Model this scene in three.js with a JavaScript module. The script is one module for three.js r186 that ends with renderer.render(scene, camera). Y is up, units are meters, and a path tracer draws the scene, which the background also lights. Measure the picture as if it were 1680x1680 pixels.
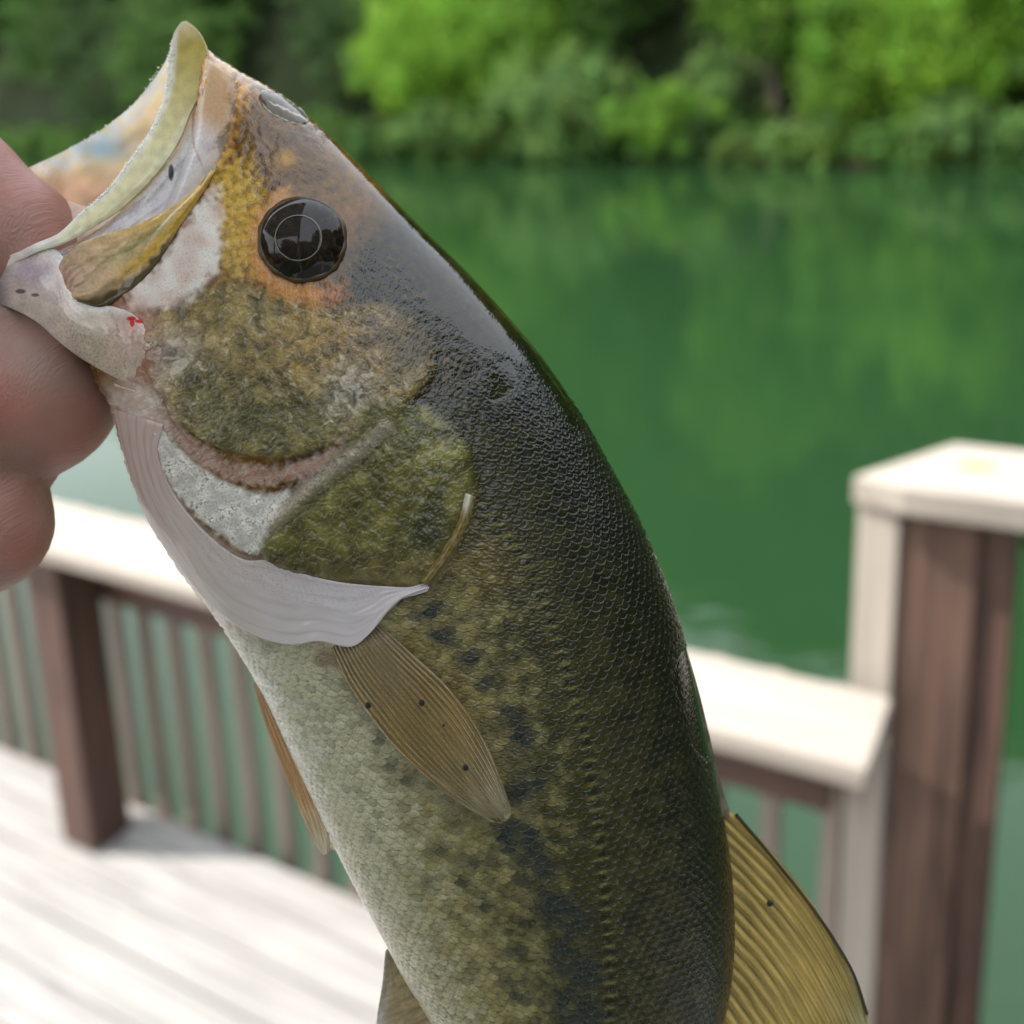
import * as THREE from 'three';
import { MarchingCubes } from 'three/addons/objects/MarchingCubes.js';
import { mergeGeometries } from 'three/addons/utils/BufferGeometryUtils.js';
import { RoundedBoxGeometry } from 'three/addons/geometries/RoundedBoxGeometry.js';
import { createNoise2D, createNoise3D } from 'simplex-noise';

// ---------------------------------------------------------------- camera, sky, sun, exposure
const scene = new THREE.Scene();
const camera = new THREE.PerspectiveCamera(67.2, 0.75, 0.02, 600);
camera.filmGauge = 35;
camera.rotation.order = 'YXZ';
camera.position.set(0, 2.1, 0);
camera.rotation.set(-Math.atan(380 / 1685), 0, THREE.MathUtils.degToRad(-1.8));
camera.setViewOffset(1680, 2240, 0, 560, 1680, 1680);     // the square is the lower part of an upright 3:4 frame
camera.focus = 0.152;
camera.userData.fStop = 9;
camera.updateProjectionMatrix();
camera.updateMatrixWorld(true);

const SUN = new THREE.Vector3(-0.61, 0.785, -0.08).normalize();
const skyTexture = (() => {
  const W = 512, H = 256, d = new Float32Array(W * H * 4), v = new THREE.Vector3();
  for (let j = 0; j < H; j++) for (let i = 0; i < W; i++) {
    const el = ((j + 0.5) / H - 0.5) * Math.PI, az = ((i + 0.5) / W - 0.5) * 2 * Math.PI;
    v.set(Math.cos(az) * Math.cos(el), Math.sin(el), Math.sin(az) * Math.cos(el));
    const h = Math.max(0, v.y), k = Math.pow(1 - h, 3), glow = Math.pow(Math.max(0, v.dot(SUN)), 8) * 0.35, o = (j * W + i) * 4;
    d[o] = 0.60 + 0.26 * k + glow; d[o + 1] = 0.66 + 0.20 * k + glow * 0.95; d[o + 2] = 0.74 + 0.10 * k + glow * 0.85; d[o + 3] = 1;
  }
  const t = new THREE.DataTexture(d, W, H, THREE.RGBAFormat, THREE.FloatType);
  t.mapping = THREE.EquirectangularReflectionMapping; t.magFilter = THREE.LinearFilter; t.needsUpdate = true;
  return t;
})();
scene.background = skyTexture;
scene.environment = skyTexture;
scene.backgroundIntensity = scene.environmentIntensity = 1.5;
const sun = new THREE.DirectionalLight(new THREE.Color(1, 0.965, 0.90), 3.5);
sun.name = 'sun';
sun.position.copy(SUN).multiplyScalar(60); sun.target.position.set(0, 0, -2); scene.add(sun, sun.target);
sun.castShadow = true; sun.shadow.mapSize.set(4096, 4096);
Object.assign(sun.shadow.camera, { left: -70, right: 70, top: 70, bottom: -70, near: 1, far: 200 });
const renderer = new THREE.WebGLRenderer({ antialias: true });
renderer.toneMapping = THREE.LinearToneMapping;
renderer.toneMappingExposure = 2.3;
renderer.shadowMap.enabled = true;

// ---------------------------------------------------------------- helpers
let seed = 20240611;
const rnd = () => { seed = (seed + 0x6d2b79f5) | 0; let t = Math.imul(seed ^ (seed >>> 15), 1 | seed); t = (t + Math.imul(t ^ (t >>> 7), 61 | t)) ^ t; return ((t ^ (t >>> 14)) >>> 0) / 4294967296; };
const rr = (a, b) => a + (b - a) * rnd();
const n2 = createNoise2D(rnd), n3 = createNoise3D(rnd);
const fbm = (x, y, o = 4) => { let s = 0, a = 0.5, f = 1; for (let i = 0; i < o; i++) { s += a * n2(x * f + i * 17.3, y * f - i * 9.1); a *= 0.5; f *= 2.03; } return s; };
const clamp = (x, a = 0, b = 1) => Math.min(b, Math.max(a, x));
const ss = (a, b, x) => { const t = clamp((x - a) / (b - a)); return t * t * (3 - 2 * t); };
const lerp = (a, b, t) => a + (b - a) * t;
const mix3 = (a, b, t) => [a[0] + (b[0] - a[0]) * t, a[1] + (b[1] - a[1]) * t, a[2] + (b[2] - a[2]) * t];
const lin = (c) => (c <= 0.04045 ? c / 12.92 : Math.pow((c + 0.055) / 1.055, 2.4));
const srgb = (c) => { c = clamp(c); return c <= 0.0031308 ? c * 12.92 : 1.055 * Math.pow(c, 1 / 2.4) - 0.055; };
const rgb = (r, g, b) => [lin(r / 255), lin(g / 255), lin(b / 255)];   // a colour read as sRGB, kept linear
const names = new Map();
const numbered = (n) => { const k = names.get(n) ?? 0; names.set(n, k + 1); return k ? n + '_' + String(k).padStart(3, '0') : n; };
const shade = (o) => { o.castShadow = o.receiveShadow = true; return o; };
function mesh(name, geo, mat, parent) { const m = shade(new THREE.Mesh(geo, mat)); m.name = name; parent?.add(m); return m; }
function thing(name, label, category, group) { const g = new THREE.Group(); g.name = numbered(name); g.userData = { label, category }; if (group) g.userData.group = group; scene.add(g); return g; }
function struct(name, geo, mat, label) { const m = geo ? mesh(numbered(name), geo, mat) : Object.assign(new THREE.Group(), { name: numbered(name) }); m.userData.kind = 'structure'; if (label) m.userData.label = label; scene.add(m); return m; }
function colorTex(W, H, f, repeat) {           // f(u, v) -> linear rgb
  const d = new Uint8Array(W * H * 4);
  for (let j = 0, o = 0; j < H; j++) for (let i = 0; i < W; i++, o += 4) { const c = f((i + 0.5) / W, (j + 0.5) / H); d[o] = srgb(c[0]) * 255; d[o + 1] = srgb(c[1]) * 255; d[o + 2] = srgb(c[2]) * 255; d[o + 3] = 255; }
  const t = new THREE.DataTexture(d, W, H); t.colorSpace = THREE.SRGBColorSpace; t.magFilter = THREE.LinearFilter; t.wrapS = t.wrapT = repeat ? THREE.RepeatWrapping : THREE.ClampToEdgeWrapping; t.needsUpdate = true; return t;
}
function grayTex(W, H, f, repeat) {
  const d = new Float32Array(W * H * 4);
  for (let j = 0, o = 0; j < H; j++) for (let i = 0; i < W; i++, o += 4) { d[o] = d[o + 1] = d[o + 2] = f((i + 0.5) / W, (j + 0.5) / H); d[o + 3] = 1; }
  const t = new THREE.DataTexture(d, W, H, THREE.RGBAFormat, THREE.FloatType); t.magFilter = THREE.LinearFilter; t.wrapS = t.wrapT = repeat ? THREE.RepeatWrapping : THREE.ClampToEdgeWrapping; t.needsUpdate = true; return t;
}
const tile2 = (u, v, k, f) => {               // seamless noise: blends across the border
  const a = f(u * k, v * k), b = f((u - 1) * k, v * k), c = f(u * k, (v - 1) * k), e = f((u - 1) * k, (v - 1) * k);
  return lerp(lerp(a, b, u), lerp(c, e, u), v);
};
const std = (o) => new THREE.MeshStandardMaterial(o), phys = (o) => new THREE.MeshPhysicalMaterial(o);

// ================================================================ the lake, the far bank and its trees
const WATER = -0.9;
{
  const bump = grayTex(512, 512, (u, v) => 0.5 + 0.35 * tile2(u, v, 5, (x, y) => fbm(x, y * 1.6, 3)) + 0.25 * tile2(u, v, 14, (x, y) => fbm(x, y * 2, 2)), true);
  bump.repeat.set(60, 60);
  const g = new THREE.PlaneGeometry(360, 360, 1, 1); g.rotateX(-Math.PI / 2);
  const w = struct('water', g, phys({ color: new THREE.Color().setRGB(0.012, 0.036, 0.012), roughness: 0.04, ior: 1.33, bumpMap: bump, bumpScale: 0.005 }));
  w.position.set(0, WATER, -60);
}
// the far shoreline runs from far left to nearer right
const SH0 = new THREE.Vector3(-9.5, WATER, -70.5), SHD = new THREE.Vector3(0.742, 0, 0.67), SHN = new THREE.Vector3(0.67, 0, -0.742);
const shore = (t, back, y = 0) => new THREE.Vector3().copy(SH0).addScaledVector(SHD, t).addScaledVector(SHN, back).setY(WATER + y);
{
  const nu = 120, nv = 16, pos = [], idx = [], col = [];
  for (let j = 0; j <= nv; j++) for (let i = 0; i <= nu; i++) {
    const t = -130 + 250 * i / nu, k = j / nv, b = -0.4 + 0.9 * fbm(t * 0.13, 3.1, 3) + k * k * 70 + k * 4;
    const y = -0.3 + 1.3 * ss(0, 0.16, k) + 48 * ss(0.1, 1, k) + 0.5 * fbm(t * 0.4, k * 9, 3) * ss(0, 0.1, k), p = shore(t, b, y);
    pos.push(p.x, p.y, p.z); const m = 0.75 + 0.5 * fbm(t * 0.7, k * 30, 3);
    { const e = ss(0.02, 0.1, k); col.push(lerp(0.05, 0.012, e) * m, lerp(0.036, 0.018, e) * m, lerp(0.022, 0.007, e) * m); };
  }
  for (let j = 0; j < nv; j++) for (let i = 0; i < nu; i++) { const a = j * (nu + 1) + i; idx.push(a, a + 1, a + nu + 1, a + 1, a + nu + 2, a + nu + 1); }
  const g = new THREE.BufferGeometry(); g.setAttribute('position', new THREE.Float32BufferAttribute(pos, 3)); g.setAttribute('color', new THREE.Float32BufferAttribute(col, 3)); g.setIndex(idx); g.computeVertexNormals();
  struct('wooded_bank', g, phys({ vertexColors: true, roughness: 1, specularIntensity: 0.1 }));
}
const LEAF = {
  lime: phys({ color: new THREE.Color().setRGB(1, 1, 1), vertexColors: true, roughness: 0.75, transmission: 0.45, thickness: 0, specularIntensity: 0.3 }),
};
const KIND = { lime: [0.20, 0.38, 0.03], mid: [0.08, 0.165, 0.026], grey: [0.17, 0.29, 0.075], leafy: [0.15, 0.30, 0.028], dark: [0.05, 0.105, 0.024] };  // lime and dark carry sunlit and shaded foliage tones in the leaf colour
const barkMat = std({ color: new THREE.Color().setRGB(0.07, 0.055, 0.04), roughness: 0.95 });
function crownGeometry(rx, ry, rz, clumps, leaves, kind, droop = 0) {
  const n = clumps * leaves, pos = new Float32Array(n * 12), col = new Float32Array(n * 12), idx = new Uint32Array(n * 6), base = KIND[kind];
  const o = rr(0, 90), c = new THREE.Vector3(), a = new THREE.Vector3(), b = new THREE.Vector3(), p = new THREE.Vector3(), nn = new THREE.Vector3(), q = new THREE.Vector3();
  let k = 0;
  for (let i = 0; i < clumps; i++) {
    do { c.set(rr(-1, 1), rr(-1, 1), rr(-1, 1)); } while (c.lengthSq() > 1 || c.lengthSq() < 0.12);
    const bulge = 0.82 + 0.42 * n3(c.x * 1.9 + o, c.y * 1.9, c.z * 1.9); c.setLength(Math.pow(c.length(), 0.5) * bulge);
    const cl = rr(0.55, 1.15) * Math.min(rx, ry, 4) * 0.23, tone = 0.72 + 0.5 * rnd(), warm = rr(-0.12, 0.12);
    c.set(c.x * rx, c.y * ry, c.z * rz);
    for (let l = 0; l < leaves; l++, k++) {
      p.set(rr(-1, 1), rr(-1, 1), rr(-1, 1)); p.multiplyScalar(cl * Math.pow(rnd(), 0.4) / Math.max(0.3, p.length())); p.y *= droop ? 1.5 : 0.6; p.y -= droop * rnd() * cl; p.add(c);
      nn.set(rr(-1, 1), rr(-0.2, 1.4), rr(-1, 1)).normalize(); a.set(rr(-1, 1), rr(-1, 1) - droop * 2, rr(-1, 1)).cross(nn).normalize(); b.copy(nn).cross(a);
      const L = rr(0.09, 0.17) * 1.25, Wd = L * 0.55, m = tone * rr(0.8, 1.2);
      for (let e = 0; e < 4; e++) {
        q.copy(p).addScaledVector(b, e === 0 ? -L : e === 2 ? L : 0).addScaledVector(a, e === 1 ? Wd : e === 3 ? -Wd : 0).addScaledVector(nn, e % 2 ? 0.03 : 0);
        pos.set([q.x, q.y, q.z], k * 12 + e * 3); col.set([base[0] * m * (1 + warm), base[1] * m, base[2] * m * (1 - warm)], k * 12 + e * 3);
      }
      idx.set([k * 4, k * 4 + 1, k * 4 + 2, k * 4, k * 4 + 2, k * 4 + 3], k * 6);
    }
  }
  const g = new THREE.BufferGeometry(); g.setAttribute('position', new THREE.BufferAttribute(pos, 3)); g.setAttribute('color', new THREE.BufferAttribute(col, 3)); g.setIndex(new THREE.BufferAttribute(idx, 1)); g.computeVertexNormals();
  return g;
}
function limbs(h, r, ry, rx) {
  const gs = [], tube = (pts, r0, r1) => {
    const g = new THREE.TubeGeometry(new THREE.CatmullRomCurve3(pts), 8, 1, 7), c = new THREE.CatmullRomCurve3(pts), P = g.attributes.position, v = new THREE.Vector3();
    for (let i = 0; i < P.count; i++) { const t = Math.floor(i / 8) / 8, m = c.getPointAt(clamp(t)); v.fromBufferAttribute(P, i).sub(m).multiplyScalar(lerp(r0, r1, t)).add(m); P.setXYZ(i, v.x, v.y, v.z); }
    g.computeVertexNormals(); gs.push(g);
  };
  const V = (x, y, z) => new THREE.Vector3(x, y, z);
  tube([V(0, -0.6, 0), V(rr(-0.2, 0.2), h * 0.35, rr(-0.2, 0.2)), V(rr(-0.5, 0.5), h * 0.7, rr(-0.4, 0.4)), V(rr(-0.5, 0.5), h + ry * 0.7, 0)], r, r * 0.2);
  for (let i = 0; i < 6; i++) { const a = i * 1.1 + rnd(), y0 = h * rr(0.35, 0.85), L = rx * rr(0.55, 0.9); tube([V(0, y0, 0), V(Math.cos(a) * L * 0.5, y0 + L * 0.3, Math.sin(a) * L * 0.5), V(Math.cos(a) * L, y0 + L * rr(0.3, 0.7), Math.sin(a) * L)], r * 0.42, r * 0.08); }
  return mergeGeometries(gs);
}
// [name, label, category, t along shore, metres behind it, crown centre height, rx, ry, kind, clumps, leaves, droop, group]
const TREES = [
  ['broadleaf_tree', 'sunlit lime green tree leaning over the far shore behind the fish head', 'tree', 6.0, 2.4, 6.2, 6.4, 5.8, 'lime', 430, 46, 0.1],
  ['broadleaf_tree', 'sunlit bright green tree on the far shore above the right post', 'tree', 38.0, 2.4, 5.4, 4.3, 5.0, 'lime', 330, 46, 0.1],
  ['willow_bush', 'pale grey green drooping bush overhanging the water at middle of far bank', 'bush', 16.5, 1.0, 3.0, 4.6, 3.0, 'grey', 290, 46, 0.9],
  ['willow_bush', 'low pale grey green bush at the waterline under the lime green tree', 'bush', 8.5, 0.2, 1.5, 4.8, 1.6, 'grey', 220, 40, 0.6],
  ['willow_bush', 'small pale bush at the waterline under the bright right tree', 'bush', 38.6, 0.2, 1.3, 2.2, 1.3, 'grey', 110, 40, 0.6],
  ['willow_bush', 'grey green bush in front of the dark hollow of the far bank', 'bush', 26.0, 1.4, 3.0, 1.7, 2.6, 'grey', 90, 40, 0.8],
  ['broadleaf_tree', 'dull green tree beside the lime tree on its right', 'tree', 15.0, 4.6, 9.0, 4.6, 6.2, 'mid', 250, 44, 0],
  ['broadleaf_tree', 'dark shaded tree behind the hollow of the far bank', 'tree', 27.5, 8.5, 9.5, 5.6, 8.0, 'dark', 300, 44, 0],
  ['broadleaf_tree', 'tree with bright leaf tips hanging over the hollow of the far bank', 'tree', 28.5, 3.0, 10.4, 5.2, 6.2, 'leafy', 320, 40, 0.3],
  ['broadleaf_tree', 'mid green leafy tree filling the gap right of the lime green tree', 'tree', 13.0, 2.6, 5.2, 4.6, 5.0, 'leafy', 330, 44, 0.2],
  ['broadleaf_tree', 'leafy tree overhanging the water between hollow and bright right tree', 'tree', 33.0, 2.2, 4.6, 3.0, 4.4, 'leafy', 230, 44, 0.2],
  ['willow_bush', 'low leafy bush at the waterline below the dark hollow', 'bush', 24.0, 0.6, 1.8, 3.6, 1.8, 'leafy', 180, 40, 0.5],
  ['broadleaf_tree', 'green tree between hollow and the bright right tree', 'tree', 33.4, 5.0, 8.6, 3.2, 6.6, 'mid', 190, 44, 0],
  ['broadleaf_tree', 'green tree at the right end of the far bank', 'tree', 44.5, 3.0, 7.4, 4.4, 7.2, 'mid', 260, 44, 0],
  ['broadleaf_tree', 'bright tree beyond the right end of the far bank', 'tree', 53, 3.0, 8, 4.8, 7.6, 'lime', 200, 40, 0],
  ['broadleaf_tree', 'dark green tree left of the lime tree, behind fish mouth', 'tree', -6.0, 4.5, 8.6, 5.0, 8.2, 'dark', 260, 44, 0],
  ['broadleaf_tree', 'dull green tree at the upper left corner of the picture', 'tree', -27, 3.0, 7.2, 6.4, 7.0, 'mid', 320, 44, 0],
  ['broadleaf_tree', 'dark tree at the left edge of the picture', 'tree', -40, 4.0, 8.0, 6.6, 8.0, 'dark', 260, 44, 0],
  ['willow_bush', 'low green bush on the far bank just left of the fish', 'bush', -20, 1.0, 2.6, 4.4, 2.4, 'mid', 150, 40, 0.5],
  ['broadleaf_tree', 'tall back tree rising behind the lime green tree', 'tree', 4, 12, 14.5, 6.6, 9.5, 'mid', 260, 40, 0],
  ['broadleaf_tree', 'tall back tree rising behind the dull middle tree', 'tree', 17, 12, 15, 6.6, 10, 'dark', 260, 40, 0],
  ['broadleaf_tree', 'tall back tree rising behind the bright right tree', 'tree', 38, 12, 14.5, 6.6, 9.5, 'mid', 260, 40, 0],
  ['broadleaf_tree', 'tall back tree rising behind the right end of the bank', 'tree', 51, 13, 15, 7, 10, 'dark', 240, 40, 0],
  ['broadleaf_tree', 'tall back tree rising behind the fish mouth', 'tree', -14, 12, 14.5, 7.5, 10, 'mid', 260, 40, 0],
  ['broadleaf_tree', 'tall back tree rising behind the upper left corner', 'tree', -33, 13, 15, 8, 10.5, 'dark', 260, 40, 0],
];
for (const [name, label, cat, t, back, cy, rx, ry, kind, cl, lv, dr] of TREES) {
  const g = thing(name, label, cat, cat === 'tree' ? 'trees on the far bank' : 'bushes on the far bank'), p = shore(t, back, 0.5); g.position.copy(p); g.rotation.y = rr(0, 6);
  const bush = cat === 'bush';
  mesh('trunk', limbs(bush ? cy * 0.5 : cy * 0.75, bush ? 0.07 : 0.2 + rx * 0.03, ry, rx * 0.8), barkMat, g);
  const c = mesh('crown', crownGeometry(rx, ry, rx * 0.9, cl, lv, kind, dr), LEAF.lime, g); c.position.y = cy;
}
{ // the closed wood and the undergrowth, read as one mass each
  const m4 = new THREE.Matrix4(), q = new THREE.Quaternion(), e = new THREE.Euler(), put = (im, k, p, s, sy) => im.setMatrixAt(k, m4.compose(p, q.setFromEuler(e.set(0, rr(0, 6.28), 0)), new THREE.Vector3(s, s * sy, s)));
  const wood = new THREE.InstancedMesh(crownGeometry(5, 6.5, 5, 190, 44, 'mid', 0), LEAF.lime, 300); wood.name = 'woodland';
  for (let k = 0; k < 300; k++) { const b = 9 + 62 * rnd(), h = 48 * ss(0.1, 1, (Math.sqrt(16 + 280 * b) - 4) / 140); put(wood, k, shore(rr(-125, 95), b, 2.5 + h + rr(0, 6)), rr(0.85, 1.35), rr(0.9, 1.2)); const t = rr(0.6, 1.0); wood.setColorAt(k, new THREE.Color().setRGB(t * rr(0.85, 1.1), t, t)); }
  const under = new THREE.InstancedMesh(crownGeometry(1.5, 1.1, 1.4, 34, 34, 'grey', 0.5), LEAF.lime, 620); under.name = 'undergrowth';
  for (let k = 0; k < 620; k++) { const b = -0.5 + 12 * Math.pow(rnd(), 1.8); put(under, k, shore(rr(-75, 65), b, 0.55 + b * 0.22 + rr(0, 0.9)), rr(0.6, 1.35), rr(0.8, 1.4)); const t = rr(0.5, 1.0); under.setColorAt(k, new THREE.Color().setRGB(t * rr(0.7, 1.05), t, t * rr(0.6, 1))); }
  // trees added on the unseen near bank to block sky in skin and eye reflections
  const near = new THREE.InstancedMesh(crownGeometry(2.6, 3.2, 2.6, 150, 40, 'mid', 0), LEAF.lime, 110); near.name = 'added_near_woodland';
  for (let k = 0; k < 110; k++) { const a = lerp(-0.75, 2.25, (k + rnd()) / 110), right = ss(0.35, 0.8, a) * (1 - ss(1.2, 1.5, a)), d = rr(9, 14.5), top = lerp(4.0, 10.5, right) + 2.2 * ss(1.3, 1.6, a); put(near, k, new THREE.Vector3(1.5 + Math.sin(a) * d, rr(0.6, top), 1.5 + Math.cos(a) * d), rr(0.8, 1.25), rr(0.9, 1.2)); const t = rr(0.6, 1.0); near.setColorAt(k, new THREE.Color().setRGB(t, t, t)); }
  const nb = new THREE.Shape([[-22, -6], [7.5, -6], [9.5, 9.5], [34, 16], [34, -34], [-22, -34]].map(([x, y]) => new THREE.Vector2(x, y))), ng = new THREE.ExtrudeGeometry(nb, { depth: 0.3, bevelEnabled: false }); ng.rotateX(-Math.PI / 2); struct('near_bank', ng, std({ color: new THREE.Color().setRGB(0.04, 0.045, 0.02), roughness: 1 })).position.set(0, -0.95, 0);
  for (const [o, label, category] of [[near, 'leafy trees added on the unseen near bank to darken the reflections', 'woodland'], [wood, 'dark closed woodland behind the trees of the far bank', 'woodland'], [under, 'low leafy undergrowth along the far bank at the waterline', 'undergrowth']]) { shade(o); o.userData = { kind: 'stuff', label, category }; scene.add(o); }
}

// ================================================================ deck, railing, posts
const RAIL = new THREE.Vector3(-1.819, 0, -3.178), TURN = -THREE.MathUtils.degToRad(29.43);
const place = (o) => { o.position.copy(RAIL); o.rotation.y = TURN; return o; };
function woodTex(tint, light, contrast, wear) {
  return colorTex(512, 512, (u, v) => {
    const g = tile2(u, v, 1, (x, y) => fbm(x * 3, y * 60, 3)) , c = tile2(u, v, 1, (x, y) => fbm(x * 4 + 9, y * 5, 3)), st = ss(0.25, 0.55, tile2(u, v, 1, (x, y) => fbm(x * 3 + 31, y * 14, 4)));
    const co = tile2(u, v, 1, (x, y) => fbm(x * 1.6 + 51, y * 11, 3)), k = Math.max(0.15, 1 + 0.8 * contrast * g + 0.4 * contrast * c + 1.3 * contrast * co); let q = [light[0] * k, light[1] * k, light[2] * k];
    return mix3(q, tint, wear * st).map((x) => clamp(x, 0.004, 0.9));
  }, true);
}
const woodBump = grayTex(512, 512, (u, v) => 0.5 + 0.5 * tile2(u, v, 1, (x, y) => fbm(x * 3, y * 70, 3)), true);
const weathered = std({ map: woodTex([0.09, 0.083, 0.076], [0.285, 0.268, 0.252], 0.45, 0.8), roughness: 0.85, bumpMap: woodBump, bumpScale: 0.0015 });
const capMat = std({ map: woodTex([0.24, 0.175, 0.125], [0.33, 0.285, 0.24], 0.25, 0.5), roughness: 0.8, bumpMap: woodBump, bumpScale: 0.0015 });
const baluster = std({ map: woodTex([0.11, 0.08, 0.065], [0.27, 0.21, 0.175], 0.4, 0.7), roughness: 0.75, bumpMap: woodBump, bumpScale: 0.0015 });
const stained = std({ map: woodTex([0.022, 0.013, 0.011], [0.085, 0.044, 0.032], 0.75, 0.8), roughness: 0.65, bumpMap: woodBump, bumpScale: 0.0015 });
const postMat = std({ map: woodTex([0.03, 0.016, 0.012], [0.125, 0.07, 0.05], 0.85, 0.85), roughness: 0.7, bumpMap: woodBump, bumpScale: 0.0015 });
function board(lx, ly, lz, r = 0.006) {       // uv in metres along the grain (the longest side)
  const g = new RoundedBoxGeometry(lx, ly, lz, 2, r), P = g.attributes.position, N = g.attributes.normal, U = g.attributes.uv, o = rr(0, 5), o2 = rr(0, 5), L = [lx, ly, lz], ax = L.indexOf(Math.max(...L));
  for (let i = 0; i < P.count; i++) {
    const p = [P.getX(i), P.getY(i), P.getZ(i)], rest = [0, 1, 2].filter((k) => k !== ax), n = [Math.abs(N.getX(i)), Math.abs(N.getY(i)), Math.abs(N.getZ(i))];
    U.setXY(i, p[ax] * 0.7 + o, (n[rest[0]] > n[rest[1]] ? p[rest[1]] : p[rest[0]] + 0.4) * 2.2 + o2);
  }
  return g;
}
{
  const deck = struct('deck', null, null, 'sun bleached plank deck beside the lake'); place(deck);
  const variants = [0, 1, 2].map(() => board(7.2, 0.036, 0.138, 0.005));
  for (let i = 0; i < 22; i++) { const b = mesh('plank' + (i ? '_' + String(i).padStart(3, '0') : ''), variants[i % 3], weathered, deck); b.position.set(-0.72, -0.018 + rr(-0.0015, 0.0015), 0.069 + i * 0.1435); b.rotation.x = rr(-0.006, 0.006); }
  const rim = mesh('rim_joist', board(7.2, 0.19, 0.04), stained, deck); rim.position.set(-0.72, -0.135, -0.022);
  for (let i = 0; i < 4; i++) { const p = mesh('piling' + (i ? '_' + String(i).padStart(3, '0') : ''), new THREE.CylinderGeometry(0.1, 0.11, 1.6, 18), stained, deck); p.position.set(-3.6 + i * 2.0, -0.85, 0.2); }
  const up = struct('upper_deck', null, null, 'raised plank deck that the photographer stands on'); place(up);
  const uv = [0, 1].map(() => board(3.4, 0.036, 0.138, 0.005));
  for (let i = 0; i < 16; i++) { const b = mesh('plank' + (i ? '_' + String(i).padStart(3, '0') : ''), uv[i % 2], weathered, up); b.position.set(4.65, 0.382, 0.95 + i * 0.1435); }
  mesh('riser', board(0.04, 0.36, 2.2), stained, up).position.set(2.93, 0.18, 1.98);
}
{
  const r = place(thing('deck_railing', 'low wooden railing with broad sunlit cap running behind the fish', 'railing'));
  const cap = mesh('rail_cap', board(6.05, 0.045, 0.245, 0.009), capMat, r); cap.position.set(-0.125, 0.9775, 0.145);
  mesh('top_rail', board(5.86, 0.215, 0.038), stained, r).position.set(-0.13, 0.8465, 0.045);
  const bg = [0, 1, 2].map(() => board(0.038, 1.08, 0.038, 0.004));
  for (let i = 0; i < 44; i++) { const x = -2.72 + i * 0.128; if (Math.abs(x - 0.665) < 0.05) continue; mesh('baluster', bg[i % 3], baluster, r).position.set(x, 0.40, -0.063); }
  mesh('post', board(0.14, 0.95, 0.14, 0.008), stained, r).position.set(0.68, 0.478, 0.148);
}
{
  const r = place(thing('tall_railing', 'taller wooden railing with thick corner post at right of the fish', 'railing'));
  const s = new THREE.Shape([[2.81, -0.028], [2.895, -0.006], [5.2, -0.1], [5.2, -0.34], [2.95, -0.292]].map(([x, z]) => new THREE.Vector2(x, -z)));
  const cg = new THREE.ExtrudeGeometry(s, { depth: 0.045, bevelEnabled: true, bevelSize: 0.006, bevelThickness: 0.006, bevelSegments: 2 }); cg.rotateX(-Math.PI / 2);
  { const P = cg.attributes.position, U = cg.attributes.uv; for (let i = 0; i < P.count; i++) U.setXY(i, P.getX(i) * 0.7, P.getZ(i) * 2.2 + P.getY(i)); }
  const cap = mesh('rail_cap', cg, capMat, r); cap.position.y = 1.36;
  const mark = mesh('paint_mark', new RoundedBoxGeometry(0.06, 0.003, 0.022, 2, 0.0012), std({ color: new THREE.Color().setRGB(0.55, 0.27, 0.012), roughness: 0.7 }), cap); mark.position.set(3.0, 0.0525, -0.165); mark.rotation.y = 0.15; mark.userData.label = 'small yellow paint mark on the cap';
  const prism = (pts, h) => { const sh = new THREE.Shape(pts.map(([x, z]) => new THREE.Vector2(x, -z))), g = new THREE.ExtrudeGeometry(sh, { depth: h, bevelEnabled: true, bevelSize: 0.003, bevelThickness: 0.003, bevelSegments: 2 }); g.rotateX(-Math.PI / 2); const P = g.attributes.position, U = g.attributes.uv; for (let i = 0; i < P.count; i++) U.setXY(i, P.getY(i) * 0.7, (P.getX(i) + P.getZ(i)) * 2.2); return g; };
  mesh('post', prism([[2.822, -0.044], [2.893, -0.032], [3.017, -0.052], [2.995, -0.15], [2.81, -0.15]], 2.05), postMat, r).position.y = -0.7;
  mesh('corner_board', prism([[2.815, -0.036], [2.884, -0.022], [2.886, -0.027], [2.819, -0.041]], 2.05), capMat, r).position.y = -0.7;
  mesh('trim_board', board(0.07, 2.05, 0.04), stained, r).position.set(3.052, 0.33, -0.085);
  mesh('top_rail', board(2.1, 0.10, 0.04), stained, r).position.set(4.14, 1.305, -0.2);
  for (let i = 0; i < 6; i++) mesh('baluster', board(0.04, 1.9, 0.04, 0.004), postMat, r).position.set(3.65 + i * 0.25, 0.31, -0.2);
}
{ // roof added overhead out of view, keeps the fish and the hand out of the sun
  const r = thing('added_shade_roof', 'pale boarded roof added overhead outside the picture to shade the fish', 'roof');
  const m = std({ color: new THREE.Color().setRGB(0.62, 0.6, 0.56), roughness: 0.8 });
  for (let i = 0; i < 17; i++) mesh('board', board(2.6, 0.03, 0.14, 0.004), m, r).position.set(-1.32, 3.2, -0.62 + i * 0.142);
  for (const x of [-2.5, -1.3, -0.12]) mesh('rafter', board(0.06, 0.12, 2.5), m, r).position.set(x, 3.277, 0.5);
  for (const x of [-2.5, -0.12]) mesh('post', board(0.12, 3.17, 0.12), m, r).position.set(x, 1.6, 1.4);
}
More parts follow.
